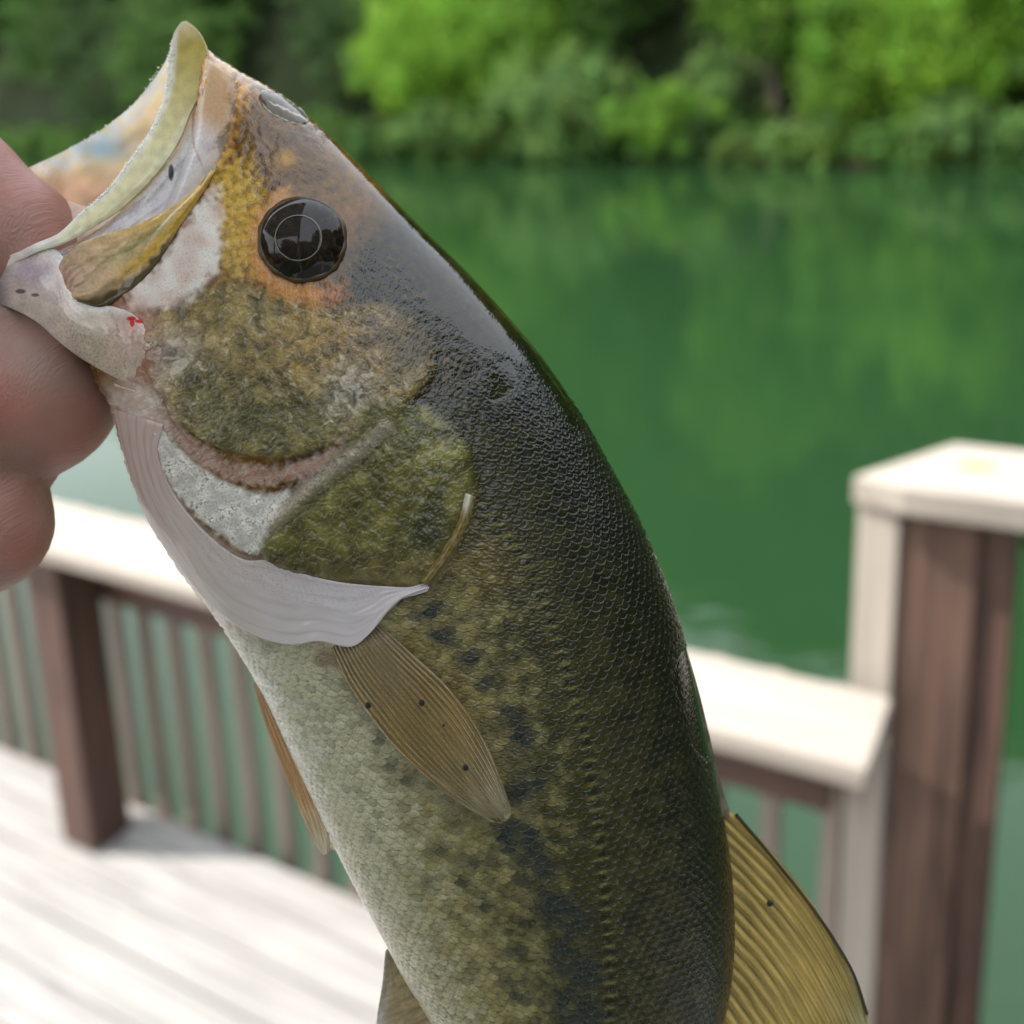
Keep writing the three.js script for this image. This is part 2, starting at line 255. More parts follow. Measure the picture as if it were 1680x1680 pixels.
// ================================================================ the fish
// Design sheet: the fish's side view, 10.2 units to the millimetre, measured on its middle plane 165 mm in front of the lens.
const DIST = 0.165, S = DIST / 1685, CX = 840, CY = 560;
const MM = 0.001;
const L3 = (X, Y, z) => new THREE.Vector3((X - CX) * S, -(Y - CY) * S, z);
const sight = (X, Y, z) => { const k = DIST / (DIST - z); return [CX + (X - CX) * k, CY + (Y - CY) * k]; };    // sheet point raised by z -> measured point
const unsight = (x, y, z) => { const k = (DIST - z) / DIST; return [CX + (x - CX) * k, CY + (y - CY) * k]; };
const pose = new THREE.Matrix4().compose(new THREE.Vector3(0, 0, -DIST).applyQuaternion(camera.quaternion).add(camera.position), camera.quaternion, new THREE.Vector3(1, 1, 1));
const posed = (g) => { g.applyMatrix4(pose); return g; };
const fish = posed(thing('fish', 'olive green bass with open mouth, held up by its lower jaw', 'fish'));

const ST = [ // dorsal x, y, ventral x, y, half width in mm
  [343, 82, 334, 98, 1.2], [378, 108, 330, 175, 5.5], [428, 136, 318, 260, 8.2], [474, 163, 290, 335, 10.2], [520, 203, 250, 405, 11.8], [570, 250, 200, 458, 13.0], [625, 306, 150, 510, 14.0],
  [690, 372, 140, 565, 14.8], [758, 438, 160, 622, 15.6], [828, 508, 186, 672, 16.2], [897, 590, 210, 765, 16.6], [955, 676, 242, 848, 16.8], [1006, 766, 296, 934, 16.8], [1054, 855, 350, 1004, 16.8],
  [1088, 936, 394, 1068, 16.8], [1117, 1016, 430, 1130, 16.8], [1137, 1092, 462, 1198, 16.8], [1154, 1168, 497, 1273, 16.8], [1170, 1243, 530, 1343, 16.7], [1185, 1318, 562, 1408, 16.5], [1197, 1388, 592, 1464, 16.2],
  [1204, 1458, 622, 1519, 15.8], [1206, 1528, 650, 1573, 15.4], [1200, 1600, 682, 1624, 15], [1186, 1670, 712, 1675, 14.4], [1162, 1750, 748, 1745, 13.6], [1122, 1860, 792, 1855, 11.6], [1076, 1980, 832, 1975, 9.2],
  [1034, 2100, 860, 2100, 7], [1018, 2220, 866, 2220, 5.2], [1024, 2330, 852, 2335, 3],
];
ST.forEach((k, i) => { if (i > 8) { k[2] += 5 * Math.min(1, (i - 8) / 3); k[0] -= 5; } });
const NS = ST.length - 1;
const cr = (c, s) => { // Catmull-Rom through column c of the stations
  const i = Math.min(NS - 1, Math.floor(s)), t = s - i, p = (k) => ST[clamp(k, 0, NS)][c], a = p(i - 1), b = p(i), d = p(i + 1), e = p(i + 2);
  return 0.5 * (2 * b + (d - a) * t + (2 * a - 5 * b + 4 * d - e) * t * t + (3 * b - a - 3 * d + e) * t * t * t);
};
function loft(s, phi) { // sheet X, Y and z in metres; phi 0 = back, pi = belly
  const k = (1 - Math.cos(phi)) / 2, t = Math.abs(Math.cos(phi)), w = Math.pow(Math.max(0, 1 - Math.pow(t, 2.3)), 0.52) * cr(4, s) * MM;
  return [lerp(cr(0, s), cr(2, s), k), lerp(cr(1, s), cr(3, s), k), w];
}
// maps of s, phi and z over the sheet, for painting and for setting parts on the skin
const X0 = 110, X1 = 1250, Y0 = 60, Y1 = 2360, GW = 570, GH = 1150;
const mapS = new Float32Array(GW * GH).fill(-1), mapP = new Float32Array(GW * GH), mapZ = new Float32Array(GW * GH);
{
  const NI = 330, NJ = 120, gx = [];
  for (let i = 0; i <= NI; i++) for (let j = 0; j <= NJ; j++) { const s = NS * i / NI, ph = Math.PI * j / NJ, p = loft(s, ph); gx.push([(p[0] - X0) / (X1 - X0) * GW, (p[1] - Y0) / (Y1 - Y0) * GH, s, ph, p[2]]); }
  const tri = (a, b, c) => {
    const d = (b[0] - a[0]) * (c[1] - a[1]) - (c[0] - a[0]) * (b[1] - a[1]); if (Math.abs(d) < 1e-9) return;
    for (let y = Math.max(0, Math.floor(Math.min(a[1], b[1], c[1]) - 0.5)); y <= Math.min(GH - 1, Math.ceil(Math.max(a[1], b[1], c[1]))); y++)
      for (let x = Math.max(0, Math.floor(Math.min(a[0], b[0], c[0]) - 0.5)); x <= Math.min(GW - 1, Math.ceil(Math.max(a[0], b[0], c[0]))); x++) {
        const px = x + 0.5, py = y + 0.5, u = ((px - a[0]) * (c[1] - a[1]) - (c[0] - a[0]) * (py - a[1])) / d, v = ((b[0] - a[0]) * (py - a[1]) - (px - a[0]) * (b[1] - a[1])) / d;
        if (u < -0.02 || v < -0.02 || u + v > 1.02) continue; const o = y * GW + x, w = 1 - u - v, z = a[4] * w + b[4] * u + c[4] * v;
        if (mapS[o] >= 0 && mapZ[o] > z) continue; mapS[o] = a[2] * w + b[2] * u + c[2] * v; mapP[o] = a[3] * w + b[3] * u + c[3] * v; mapZ[o] = z;
      }
  };
  for (let i = 0; i < NI; i++) for (let j = 0; j < NJ; j++) { const a = gx[i * (NJ + 1) + j], b = gx[i * (NJ + 1) + j + 1], c = gx[(i + 1) * (NJ + 1) + j], d = gx[(i + 1) * (NJ + 1) + j + 1]; tri(a, b, c); tri(b, d, c); }
  for (let pass = 0; pass < 10; pass++) { // grow outwards so that edges sample cleanly
    const add = [];
    for (let y = 1; y < GH - 1; y++) for (let x = 1; x < GW - 1; x++) { const o = y * GW + x; if (mapS[o] >= 0) continue; for (const n of [o - 1, o + 1, o - GW, o + GW]) if (mapS[n] >= 0) { add.push(o, n); break; } }
    for (let i = 0; i < add.length; i += 2) { mapS[add[i]] = mapS[add[i + 1]]; mapP[add[i]] = mapP[add[i + 1]]; mapZ[add[i]] = mapZ[add[i + 1]]; }
  }
}
function bil(m, X, Y) {
  const x = clamp((X - X0) / (X1 - X0) * GW - 0.5, 0, GW - 1.001), y = clamp((Y - Y0) / (Y1 - Y0) * GH - 0.5, 0, GH - 1.001), i = x | 0, j = y | 0, u = x - i, v = y - j, o = j * GW + i;
  return (m[o] * (1 - u) + m[o + 1] * u) * (1 - v) + (m[o + GW] * (1 - u) + m[o + GW + 1] * u) * v;
}
const skinZ = (X, Y) => bil(mapZ, X, Y);
function onSkin(x, y, off = 0) { let z = 0.01, p; for (let i = 0; i < 5; i++) { p = unsight(x, y, z); z = skinZ(p[0], p[1]) + off; } p = unsight(x, y, z); return L3(p[0], p[1], z); }
const at = (x, y, z) => { const p = unsight(x, y, z * MM); return L3(p[0], p[1], z * MM); };

// masks drawn in measured units at half size, softened by three box blurs
const MW = 760, MH = 1180;
function mask(draw, soft) {
  const c = document.createElement('canvas'); c.width = MW; c.height = MH; const g = c.getContext('2d'); g.scale(0.5, 0.5); g.fillStyle = g.strokeStyle = '#fff'; g.lineCap = g.lineJoin = 'round'; draw(g);
  const d = g.getImageData(0, 0, MW, MH).data; let a = new Float32Array(MW * MH), b = new Float32Array(MW * MH); for (let i = 0; i < a.length; i++) a[i] = d[i * 4 + 3] / 255;
  const r = Math.round(soft / 2);
  if (r > 0) for (let k = 0; k < 3; k++) {
    for (let y = 0; y < MH; y++) { let s = 0; const o = y * MW; for (let x = -r; x < MW; x++) { if (x + r < MW) s += a[o + x + r]; if (x - r - 1 >= 0) s -= a[o + x - r - 1]; if (x >= 0) b[o + x] = s / (2 * r + 1); } }
    for (let x = 0; x < MW; x++) { let s = 0; for (let y = -r; y < MH; y++) { if (y + r < MH) s += b[(y + r) * MW + x]; if (y - r - 1 >= 0) s -= b[(y - r - 1) * MW + x]; if (y >= 0) a[y * MW + x] = s / (2 * r + 1); } }
  }
  return (x, y) => { x = clamp(x / 2 - 0.5, 0, MW - 1.01); y = clamp(y / 2 - 0.5, 0, MH - 1.01); const i = x | 0, j = y | 0, u = x - i, v = y - j, o = j * MW + i; return (a[o] * (1 - u) + a[o + 1] * u) * (1 - v) + (a[o + MW] * (1 - u) + a[o + MW + 1] * u) * v; };
}
const smoothPath = (g, pts, close) => {
  const n = pts.length, P = (i) => (close ? pts[(i + n) % n] : pts[clamp(i, 0, n - 1)]); g.beginPath(); g.moveTo(...pts[0]);
  for (let i = 0; i < (close ? n : n - 1); i++) { const a = P(i - 1), b = P(i), c = P(i + 1), d = P(i + 2); g.bezierCurveTo(b[0] + (c[0] - a[0]) / 6, b[1] + (c[1] - a[1]) / 6, c[0] - (d[0] - b[0]) / 6, c[1] - (d[1] - b[1]) / 6, c[0], c[1]); }
};
const poly = (pts, soft) => mask((g) => { smoothPath(g, pts, true); g.fill(); }, soft);
const stroke = (list, soft) => mask((g) => { for (const [w, ...pts] of list) { smoothPath(g, pts, false); g.lineWidth = w; g.stroke(); } }, soft);
const dots = (list, soft) => mask((g) => { for (const [x, y, rx, ry = rx, a = 0] of list) { g.beginPath(); g.ellipse(x, y, rx, ry, a, 0, 7); g.fill(); } }, soft);

const OPERCLE = [[600, 672], [650, 655], [705, 672], [748, 705], [770, 748], [776, 795], [766, 845], [746, 895], [706, 962], [660, 962], [600, 956], [530, 950], [470, 932], [432, 905], [452, 855], [500, 800], [560, 735]];
const M = {
  gill: poly(OPERCLE, 8), gillIn: poly(OPERCLE, 16),
  cheek: poly([[236, 545], [290, 500], [370, 462], [440, 478], [540, 505], [640, 500], [705, 560], [700, 620], [640, 685], [560, 728], [470, 748], [390, 742], [320, 712], [268, 655]], 6),
  cheekIn: poly([[270, 560], [340, 520], [430, 510], [540, 530], [640, 540], [680, 600], [620, 680], [540, 715], [430, 725], [340, 695], [290, 640]], 30),
  sub: poly([[256, 690], [275, 700], [310, 745], [380, 795], [450, 812], [482, 800], [462, 850], [430, 905], [380, 890], [310, 830], [266, 770]], 8),
  pre: stroke([[30, [285, 690], [320, 735], [375, 770], [440, 782], [520, 760], [595, 715], [640, 676]]], 8),
  preLine: stroke([[7, [268, 652], [292, 708], [340, 748], [400, 766], [470, 764], [560, 730], [620, 690], [655, 655]]], 3),
  preRear: stroke([[16, [640, 695], [590, 738], [540, 775], [490, 815], [455, 852]]], 5),
  preRearLine: stroke([[5, [652, 700], [600, 752], [545, 795], [495, 838], [450, 872]]], 2),
  subEdge: stroke([[9, [262, 690], [252, 735], [276, 800], [330, 868], [400, 915], [440, 915]]], 3),
  throat: poly([[186, 630], [262, 640], [268, 690], [256, 740], [290, 830], [330, 890], [420, 960], [480, 1010], [440, 1055], [350, 1010], [280, 930], [215, 820], [175, 690]], 14),
  snout: poly([[345, 90], [400, 150], [470, 160], [560, 250], [600, 320], [560, 330], [500, 310], [440, 320], [400, 300], [375, 240], [352, 170]], 22),
  snoutDark: poly([[400, 175], [440, 185], [500, 205], [560, 260], [570, 310], [500, 305], [440, 300], [400, 260], [385, 215]], 26),
  peach: poly([[335, 85], [385, 115], [420, 150], [385, 185], [372, 260], [350, 290], [325, 200]], 14),
  yellow: poly([[345, 300], [375, 250], [420, 290], [435, 340], [425, 400], [430, 450], [390, 460], [355, 420]], 22),
  ring: stroke([[24, [470, 318], [432, 350], [418, 400], [432, 445], [470, 478], [520, 488]]], 8),
  ringLow: stroke([[20, [424, 425], [450, 465], [500, 484], [560, 480]]], 7),
  lores: poly([[352, 295], [362, 340], [362, 410], [350, 450], [300, 500], [230, 505], [196, 500], [240, 450], [290, 390]], 12),
  crest: poly([[560, 300], [600, 380], [650, 430], [700, 500], [780, 560], [900, 640], [1000, 780], [1060, 860], [1000, 700], [900, 570], [760, 420], [640, 310], [560, 235]], 26),
  nape: poly([[575, 400], [640, 430], [700, 500], [790, 560], [830, 640], [790, 730], [770, 700], [720, 660], [680, 600], [640, 520], [585, 470]], 26),
  finBase: dots([[545, 1082, 26, 12, -0.5], [530, 1074, 12, 10]], 8),
  eyeFlat: dots([[497, 394, 80]], 12),
  film: poly([[548, 215], [600, 268], [680, 350], [770, 440], [850, 520], [920, 610], [950, 690], [962, 735], [940, 715], [905, 650], [860, 600], [800, 570], [770, 560], [735, 525], [700, 500], [672, 452], [620, 408], [572, 372], [552, 310], [540, 250]], 10),
  filmSpots: dots([[828, 620, 24, 34], [812, 650, 16, 14], [740, 545, 10, 8], [950, 700, 8, 26], [985, 768, 6, 4], [1012, 815, 5, 9], [1130, 1120, 26, 60, -0.15], [1150, 1190, 24, 60, -0.15]], 6),
  greyPatch: dots([[575, 640, 42, 36], [290, 575, 40, 34], [255, 590, 22, 40], [620, 530, 22, 14]], 18),
  greenPatch: dots([[330, 620, 60, 50], [420, 680, 80, 50], [520, 690, 60, 30], [420, 520, 50, 30]], 30),
  redSpot: dots([[214, 522, 8, 5, 0.5], [228, 528, 8, 3, -0.2], [216, 531, 4, 6]], 1), pinkJoint: dots([[208, 535, 40, 46], [235, 600, 26, 40]], 22),
  crease: stroke([[5, [372, 444], [340, 468], [305, 488]], [8, [300, 492], [292, 508], [296, 522]]], 2),
  golden: dots([[470, 262, 14, 12], [462, 262, 8, 8]], 6), pores: dots([[442, 236, 13, 15], [478, 292, 6, 6], [380, 768, 16, 9, 0.3], [432, 775, 10, 8], [455, 772, 8, 9]], 3),
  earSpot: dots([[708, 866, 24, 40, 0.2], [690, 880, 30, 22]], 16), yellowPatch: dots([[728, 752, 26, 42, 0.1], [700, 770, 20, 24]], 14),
  gillRear: stroke([[10, [778, 800], [768, 850], [745, 900], [706, 962]]], 3),
  pale: poly([[560, 1040], [640, 1010], [700, 1030], [740, 1090], [780, 1200], [640, 1230], [560, 1150]], 40),
  amber: dots([[690, 1060, 40, 60, -0.6], [745, 1140, 34, 60, -0.6], [790, 930, 50, 50]], 26),
};
const LATERAL = [[782, 815], [822, 872], [862, 918], [890, 985], [912, 1050], [935, 1120], [957, 1200], [972, 1290], [983, 1380], [992, 1470], [998, 1560], [1000, 1700], [985, 1900], [960, 2200]];
M.lateral = stroke([[13, ...LATERAL]], 3);
M.blotch = dots([[855, 1378, 44, 26, 0.3], [875, 1418, 38, 24, 0.2], [838, 1350, 40, 18], [905, 1480, 44, 26, 0.2], [940, 1500, 34, 24], [925, 1560, 40, 22, 0.2], [955, 1590, 36, 26], [940, 1640, 40, 26], [965, 1665, 40, 22], [1000, 1760, 50, 40], [985, 1900, 44, 60], [960, 2060, 36, 60],
  [835, 1295, 42, 16], [870, 1270, 30, 14], [830, 1160, 24, 14, 0.5], [855, 1190, 26, 16, 0.4], [795, 1110, 22, 16], [765, 1075, 24, 16], [725, 1035, 26, 20], [690, 1000, 26, 14], [715, 985, 20, 14], [845, 1215, 20, 12], [700, 1150, 0.1],
  [742, 1330, 20, 12], [730, 1300, 18, 9], [770, 1405, 18, 12], [800, 1400, 12, 9], [718, 1385, 20, 10], [700, 1440, 14, 9], [760, 1440, 18, 12], [790, 1475, 20, 14], [845, 1550, 18, 12], [830, 1600, 20, 10], [770, 1590, 14, 9], [855, 1625, 24, 12], [670, 1270, 22, 9], [640, 1245, 14, 8], [620, 1200, 14, 8], [590, 1130, 20, 9]], 5);

// scales: overlapping discs on a staggered lattice; the one nearest the head lies on top
const midLen = (() => { const a = [0]; for (let i = 1; i <= NS * 20; i++) { const p = loft((i - 1) / 20, 1.57), q = loft(i / 20, 1.57); a.push(a[i - 1] + Math.hypot(q[0] - p[0], q[1] - p[1])); } return (s) => { const k = clamp(s * 20, 0, NS * 20 - 0.001), i = k | 0; return lerp(a[i], a[i + 1], k - i); }; })();
const ROWS = 46, DA = 10.4;
const hash = (i, j) => { let h = Math.imul(i, 374761393) + Math.imul(j, 668265263); h = Math.imul(h ^ (h >>> 13), 1274126177); return ((h ^ (h >>> 16)) >>> 0) / 4294967296; };
function scaleAt(s, phi, wob) {
  const a = midLen(s) / DA, b = phi / Math.PI * ROWS + wob, i0 = Math.floor(a);
  for (let i = i0 - 3; i <= i0 + 1; i++) {
    const st = (i & 1) * 0.5, j = Math.round(b - st), db = b - (j + st), da = (a - i) / 2.15, jit = 0.12 * (hash(i, j + 7) - 0.5), q = Math.hypot(da - jit, db * 1.25);
    if (a - i > -1 && da > -0.35 && q < 0.92) return [da - jit, db, q / 0.92, hash(i, j), i, j, (i - a) * DA, (j + st - b)];
  }
  return [0, 0, 1, 0.5, i0, 0, 0, 0];
}
const cell = (x, y) => { // nearest two feature points of a jittered lattice
  const i0 = Math.floor(x), j0 = Math.floor(y); let a = 9, b = 9, id = 0;
  for (let i = i0 - 1; i <= i0 + 1; i++) for (let j = j0 - 1; j <= j0 + 1; j++) { const dx = i + 0.15 + 0.7 * hash(i, j) - x, dy = j + 0.15 + 0.7 * hash(i + 91, j - 37) - y, d = dx * dx + dy * dy; if (d < a) { b = a; a = d; id = hash(i - 7, j + 13); } else if (d < b) b = d; }
  return [Math.sqrt(a), Math.sqrt(b) - Math.sqrt(a), id];
};
const discs = (a, b, jit) => { // overlapping discs: [slope along a, distance from centre 0..1, tone]
  const i0 = Math.floor(a);
  for (let i = i0 - 2; i <= i0 + 1; i++) { const st = (i & 1) * 0.5, j = Math.round(b - st), da = (a - i - jit * (hash(i, j + 7) - 0.5)) / 1.5, db = b - j - st - jit * 0.5 * (hash(i + 5, j) - 0.5), q = Math.hypot(da, db * 1.3); if (da > -0.4 && q < 0.95) return [da, q / 0.95, hash(i, j)]; }
  return [0, 1, 0.5];
};
// skin at sheet point X, Y: [r, g, b, relief in mm, roughness]
const C = {
  back: rgb(25, 25, 14), backMid: rgb(64, 59, 32), side: rgb(146, 134, 88), low: rgb(194, 186, 158), belly: rgb(232, 228, 220),
  cheek: rgb(172, 144, 84), cheekGreen: rgb(122, 114, 72), orange: rgb(200, 136, 58), orangeLow: rgb(190, 118, 72), yellow: rgb(196, 156, 66), brown: rgb(118, 80, 28), dark: rgb(46, 37, 15), peach: rgb(216, 160, 90),
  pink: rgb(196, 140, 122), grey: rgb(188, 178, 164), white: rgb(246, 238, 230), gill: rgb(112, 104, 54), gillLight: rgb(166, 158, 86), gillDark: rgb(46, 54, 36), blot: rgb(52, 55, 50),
};
function skin(X, Y) {
  const s = clamp(bil(mapS, X, Y), 0, NS), ph = bil(mapP, X, Y), z = bil(mapZ, X, Y), [x, y] = sight(X, Y, z), v = ph / Math.PI;
  const f1 = n2(x * 0.02, y * 0.02), f2 = n2(x * 0.06 + 40, y * 0.06), f3 = n2(x * 0.16, y * 0.16 + 70), f4 = n2(x * 0.4 + 9, y * 0.4);
  const w1 = n2(x * 0.03 + 11, y * 0.03), E = (m, k = 1, w = 0.16) => ss(0.5 - w, 0.5 + w, m + k * (m > 0.01 ? 0.13 * f2 + 0.03 * f3 + 0.16 * w1 : 0));
  const gill = E(M.gill(x, y), 0.4, 0.48), gillIn = M.gillIn(x, y), cheek = E(M.cheek(x, y), 0.6, 0.48), sub = E(M.sub(x, y), 0.7, 0.25), pre = E(M.pre(x, y), 1.2, 0.3), throat = M.throat(x, y);
  // where scales cover the body: behind the gill cover and the nape
  const rear = ss(-30, 30, (x - 560) * 0.5 + (y - 690) * 0.86 + 26 * f2 + 20 * w1 - ss(800, 560, x) * 190 - ss(690, 600, y) * 60 + (x > 780 ? (x - 780) * 0.6 : 0)) * (1 - gillIn) * (1 - throat) * (1 - cheek);
  const sc = scaleAt(s, ph, 0.12 * f1), t = sc[3];
  const dV = [cr(2, s) - cr(0, s), cr(3, s) - cr(1, s)], pa = loft(Math.max(0, s - 0.1), ph), pb = loft(Math.min(NS, s + 0.1), ph), tl = Math.hypot(pb[0] - pa[0], pb[1] - pa[1]) || 1;
  const ex = (pb[0] - pa[0]) / tl, ey = (pb[1] - pa[1]) / tl, kb = Math.sin(ph) / 2 * Math.PI / ROWS, cxp = x + ex * sc[6] + dV[0] * kb * sc[7] , cyp = y + ey * sc[6] + dV[1] * kb * sc[7];
  // body pigment
  const vv = v + 0.05 * f1 + 0.03 * (t - 0.5) + 0.03 * f2 - 0.10 * ss(1150, 1600, y) * ss(0.2, 0.5, v);
  let c = mix3(C.back, C.backMid, ss(0.16, 0.42, vv)); c = mix3(c, C.side, ss(0.36, 0.56, vv)); c = mix3(c, C.low, ss(0.50, 0.73, vv)); c = mix3(c, C.belly, ss(0.74, 0.93, vv));
  c = mix3(c, rgb(128, 104, 44), 0.5 * M.amber(x, y));
  let h = 0, rough = 0.2;
  { // scale by scale
    const edge = ss(0.62, 0.98, sc[2]), tone = lerp(0.84, 0.93, ss(0.5, 0.8, v)) + lerp(0.34, 0.10, ss(0.5, 0.8, v)) * t;
    let k = c.map((q) => q * tone * lerp(1.03, 0.87, edge * ss(0.92, 0.6, v)));
    k = k.map((q) => q * (1 + 0.16 * f3 + 0.12 * f4));
    const bl = M.blotch(lerp(cxp, x, 0.35), lerp(cyp, y, 0.35)) * lerp(0.6, 1, ss(0.15, 0.45, hash(sc[4] + 3, sc[5] + 11))), sp = ss(0.25, 0.6, n2(cxp * 0.03 + 50, cyp * 0.045) + 0.35 * (hash(sc[4] + 50, sc[5] - 9) - 0.5)) * ss(0.35, 0.5, v) * ss(0.95, 0.75, v) * 0.28;
    k = mix3(k, C.blot.map((q) => q * (0.8 + 0.5 * f3)), clamp(bl * 0.92 + sp));
    const lat = M.lateral(x, y); k = mix3(k, rgb(24, 24, 14), 0.9 * lat * ss(-0.1, 0.5, Math.sin(midLen(s) * 0.34)));
    k = mix3(k, rgb(150, 140, 80), 0.5 * lat * ss(0.55, 0.9, -Math.sin(midLen(s) * 0.34)));
    c = mix3(mix3(c, C.back, 0.2), k, rear);
    h += rear * (0.31 * clamp(sc[0] + 0.35) * (1 - ss(0.86, 1, sc[2])) + 0.05 * f3 * (1 - edge)) * lerp(0.55, 1, ss(1, 0.7, v));
    rough = lerp(rough, 0.20 + 0.12 * (1 - t), rear);
  }
  // head
  const headW = (1 - rear), nape = M.nape(x, y), crest = M.crest(x, y);
  let hd = mix3(C.brown, C.dark, clamp(ss(560, 680, x + 0.35 * y - 120) + nape)); hd = hd.map((q) => q * (1 + 0.3 * f2 + 0.2 * f3 + 0.3 * w1)); hd = mix3(hd, rgb(112, 96, 50), 0.55 * ss(0.3, 0.7, f2 + 0.4 * f3) * ss(0.5, 0.8, n2(x * 0.012, y * 0.012 + 9) + 0.5) * nape);
  hd = mix3(hd, C.dark.map((q) => q * 1.25), 0.6 * M.snoutDark(x, y) * (0.7 + 0.5 * f2)); hd = mix3(hd, C.peach.map((q) => q * (1 + 0.2 * f2)), E(M.peach(x, y), 1.1, 0.45) * 0.85);
  hd = mix3(hd, C.yellow.map((q) => q * (1 + 0.25 * f2 + 0.15 * f3)), E(M.yellow(x, y), 1.2, 0.48));
  const big = n2(x * 0.011 + 21, y * 0.011), fadeUp = 1 - ss(560, 690, x) * ss(680, 560, y) * 0.85, pat = clamp(0.88 + 0.3 * big + 0.22 * f1 + 0.16 * w1, 0.4, 1.4);
  const wx = x + 10 * w1, wy = y + 10 * n2(x * 0.03, y * 0.03 + 40), worm = 1 - Math.abs(n2(wx * 0.034 + 3, wy * 0.044)), worm2 = 1 - Math.abs(n2(wx * 0.072, wy * 0.085 + 20)), glob = n2(wx * 0.05 + 60, wy * 0.05), ca = cheek > 0.01 ? discs((x * 0.55 + y * 0.83 + 2.5 * f2 + 7 * w1) / 9.5, (x * 0.83 - y * 0.55 + 6 * w1) / 15, 0.7) : [0, 1, 0.5], cg2 = gill > 0.01 ? discs((x * 0.62 + y * 0.78 + 8 * w1) / 16, (x * 0.78 - y * 0.62 + 3 * f2) / 29, 0.5) : [0, 1, 0.5];
  const cg = M.greenPatch(x, y), cgrey = M.greyPatch(x, y);
  let ck = mix3(C.cheek, C.cheekGreen, clamp(cg * 0.9 + ss(620, 720, y) * 0.5)); ck = mix3(ck, rgb(178, 140, 78), 0.55 * ss(470, 540, y) * ss(640, 560, y) * ss(430, 560, x)); ck = mix3(ck, C.grey, cgrey * 0.75);
  ck = ck.map((q) => q * (0.86 + 0.3 * (ca[2] - 0.5) - 0.08 * ss(0.7, 1, ca[1]) + 0.04 * f3 + 0.2 * glob));
  ck = ck.map((q) => q * pat * (1 - 0.4 * ss(0.2, 0.7, n2(wx * 0.022 + 5, wy * 0.022)))); ck = mix3(ck, rgb(206, 198, 182), 0.4 * ss(0.6, 0.8, ca[2] * 0.6 + 0.3 * glob + 0.35 * cgrey)); hd = mix3(hd, ck, cheek * fadeUp);
  const lor = E(M.lores(x, y), 1, 0.3); hd = mix3(hd, mix3(C.white, C.pink, 0.25 + 0.3 * f1).map((q) => q * (1 - 0.35 * ss(0.35, 0.8, f3 * 0.6 + f4 * 0.6) * ss(200, 330, y))), lor * 0.9);
  hd = mix3(hd, C.pink, M.pinkJoint(x, y) * 0.8); hd = mix3(hd, C.orangeLow, E(M.ringLow(x, y), 1, 0.5) * 0.8); hd = mix3(hd, C.orange.map((q) => q * (1 + 0.15 * f3)), E(M.ring(x, y), 1, 0.5) * 0.85);
  const stip = ss(0.05, 0.6, f4 * 0.35 + f3 * 0.6 + 0.3 * f2);
  hd = mix3(hd, mix3(C.white.map((q) => q * (0.8 + 0.2 * w1)), rgb(104, 94, 82), (0.55 + 0.4 * w1) * stip), sub); hd = mix3(hd, mix3(C.pink.map((q) => q * 0.72), C.grey, 0.3 + 0.3 * f2).map((q) => q * (1 - 0.25 * stip)), pre * 0.85);
  // gill cover with its own large flat scales
  const gu = (x * 0.87 + y * 0.5) / 30 + 0.25 * f2, gv = (-x * 0.5 + y * 0.87) / 24 + 0.25 * f1, gi = Math.round(gu), gst = (gi & 1) * 0.5, gj = Math.round(gv - gst), gq = Math.max(Math.abs(gu - gi), Math.abs(gv - gst - gj));
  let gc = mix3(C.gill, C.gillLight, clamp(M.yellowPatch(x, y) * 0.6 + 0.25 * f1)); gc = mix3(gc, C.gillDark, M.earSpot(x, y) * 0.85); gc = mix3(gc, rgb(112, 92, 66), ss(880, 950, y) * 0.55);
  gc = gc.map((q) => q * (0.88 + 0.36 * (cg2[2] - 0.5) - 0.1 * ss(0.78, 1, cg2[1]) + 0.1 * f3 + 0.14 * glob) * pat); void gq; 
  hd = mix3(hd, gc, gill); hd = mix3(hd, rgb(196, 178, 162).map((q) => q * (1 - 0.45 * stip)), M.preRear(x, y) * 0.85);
  hd = mix3(hd, rgb(150, 130, 84), M.gillRear(x, y) * 0.6);
  hd = mix3(hd, mix3(C.white, C.pink, 0.35 + 0.25 * f1).map((q) => q * (0.9 + 0.12 * f2)), throat * (1 - sub) * 0.95);
  hd = mix3(hd, rgb(214, 200, 190), M.subEdge(x, y) * 0.5);
  c = mix3(c, rgb(96, 50, 46), 0.7 * M.finBase(x, y)); hd = mix3(hd, rgb(92, 72, 48), M.crease(x, y) * 0.8); hd = mix3(hd, rgb(205, 28, 22), M.redSpot(x, y)); hd = mix3(hd, rgb(206, 150, 44), M.golden(x, y) * 0.8); hd = mix3(hd, rgb(120, 84, 50), M.pores(x, y) * 0.6);
  c = mix3(hd, c, rear);
  h += headW * (1.7 * gill * lerp(0.4, 1, ss(660, 760, y)) + 1.3 * cheek * ss(500, 640, y) * fadeUp + 0.55 * pre - 0.8 * M.preLine(x, y) + 0.45 * sub + 0.6 * M.preRear(x, y) - 0.9 * M.preRearLine(x, y) + 0.3 * M.subEdge(x, y) - 0.5 * M.crease(x, y) - 0.35 * M.pores(x, y) + 0.3 * M.golden(x, y) + 0.5 * M.ring(x, y) + 0.4 * M.ringLow(x, y));
  h += headW * (cheek * fadeUp * (0.17 * clamp(ca[0] + 0.4) * (1 - ss(0.8, 1, ca[1])) + 0.14 * glob) + gill * (0.28 * clamp(cg2[0] + 0.4) * (1 - ss(0.84, 1, cg2[1])) + 0.14 * glob) + (sub + pre) * 0.06 * f4 + 0.05 * f3 + 0.16 * f2 + 0.08 * Math.pow(worm2, 4)) - headW * 0.15 * lor * f2;
  h *= 1 - M.eyeFlat(x, y);
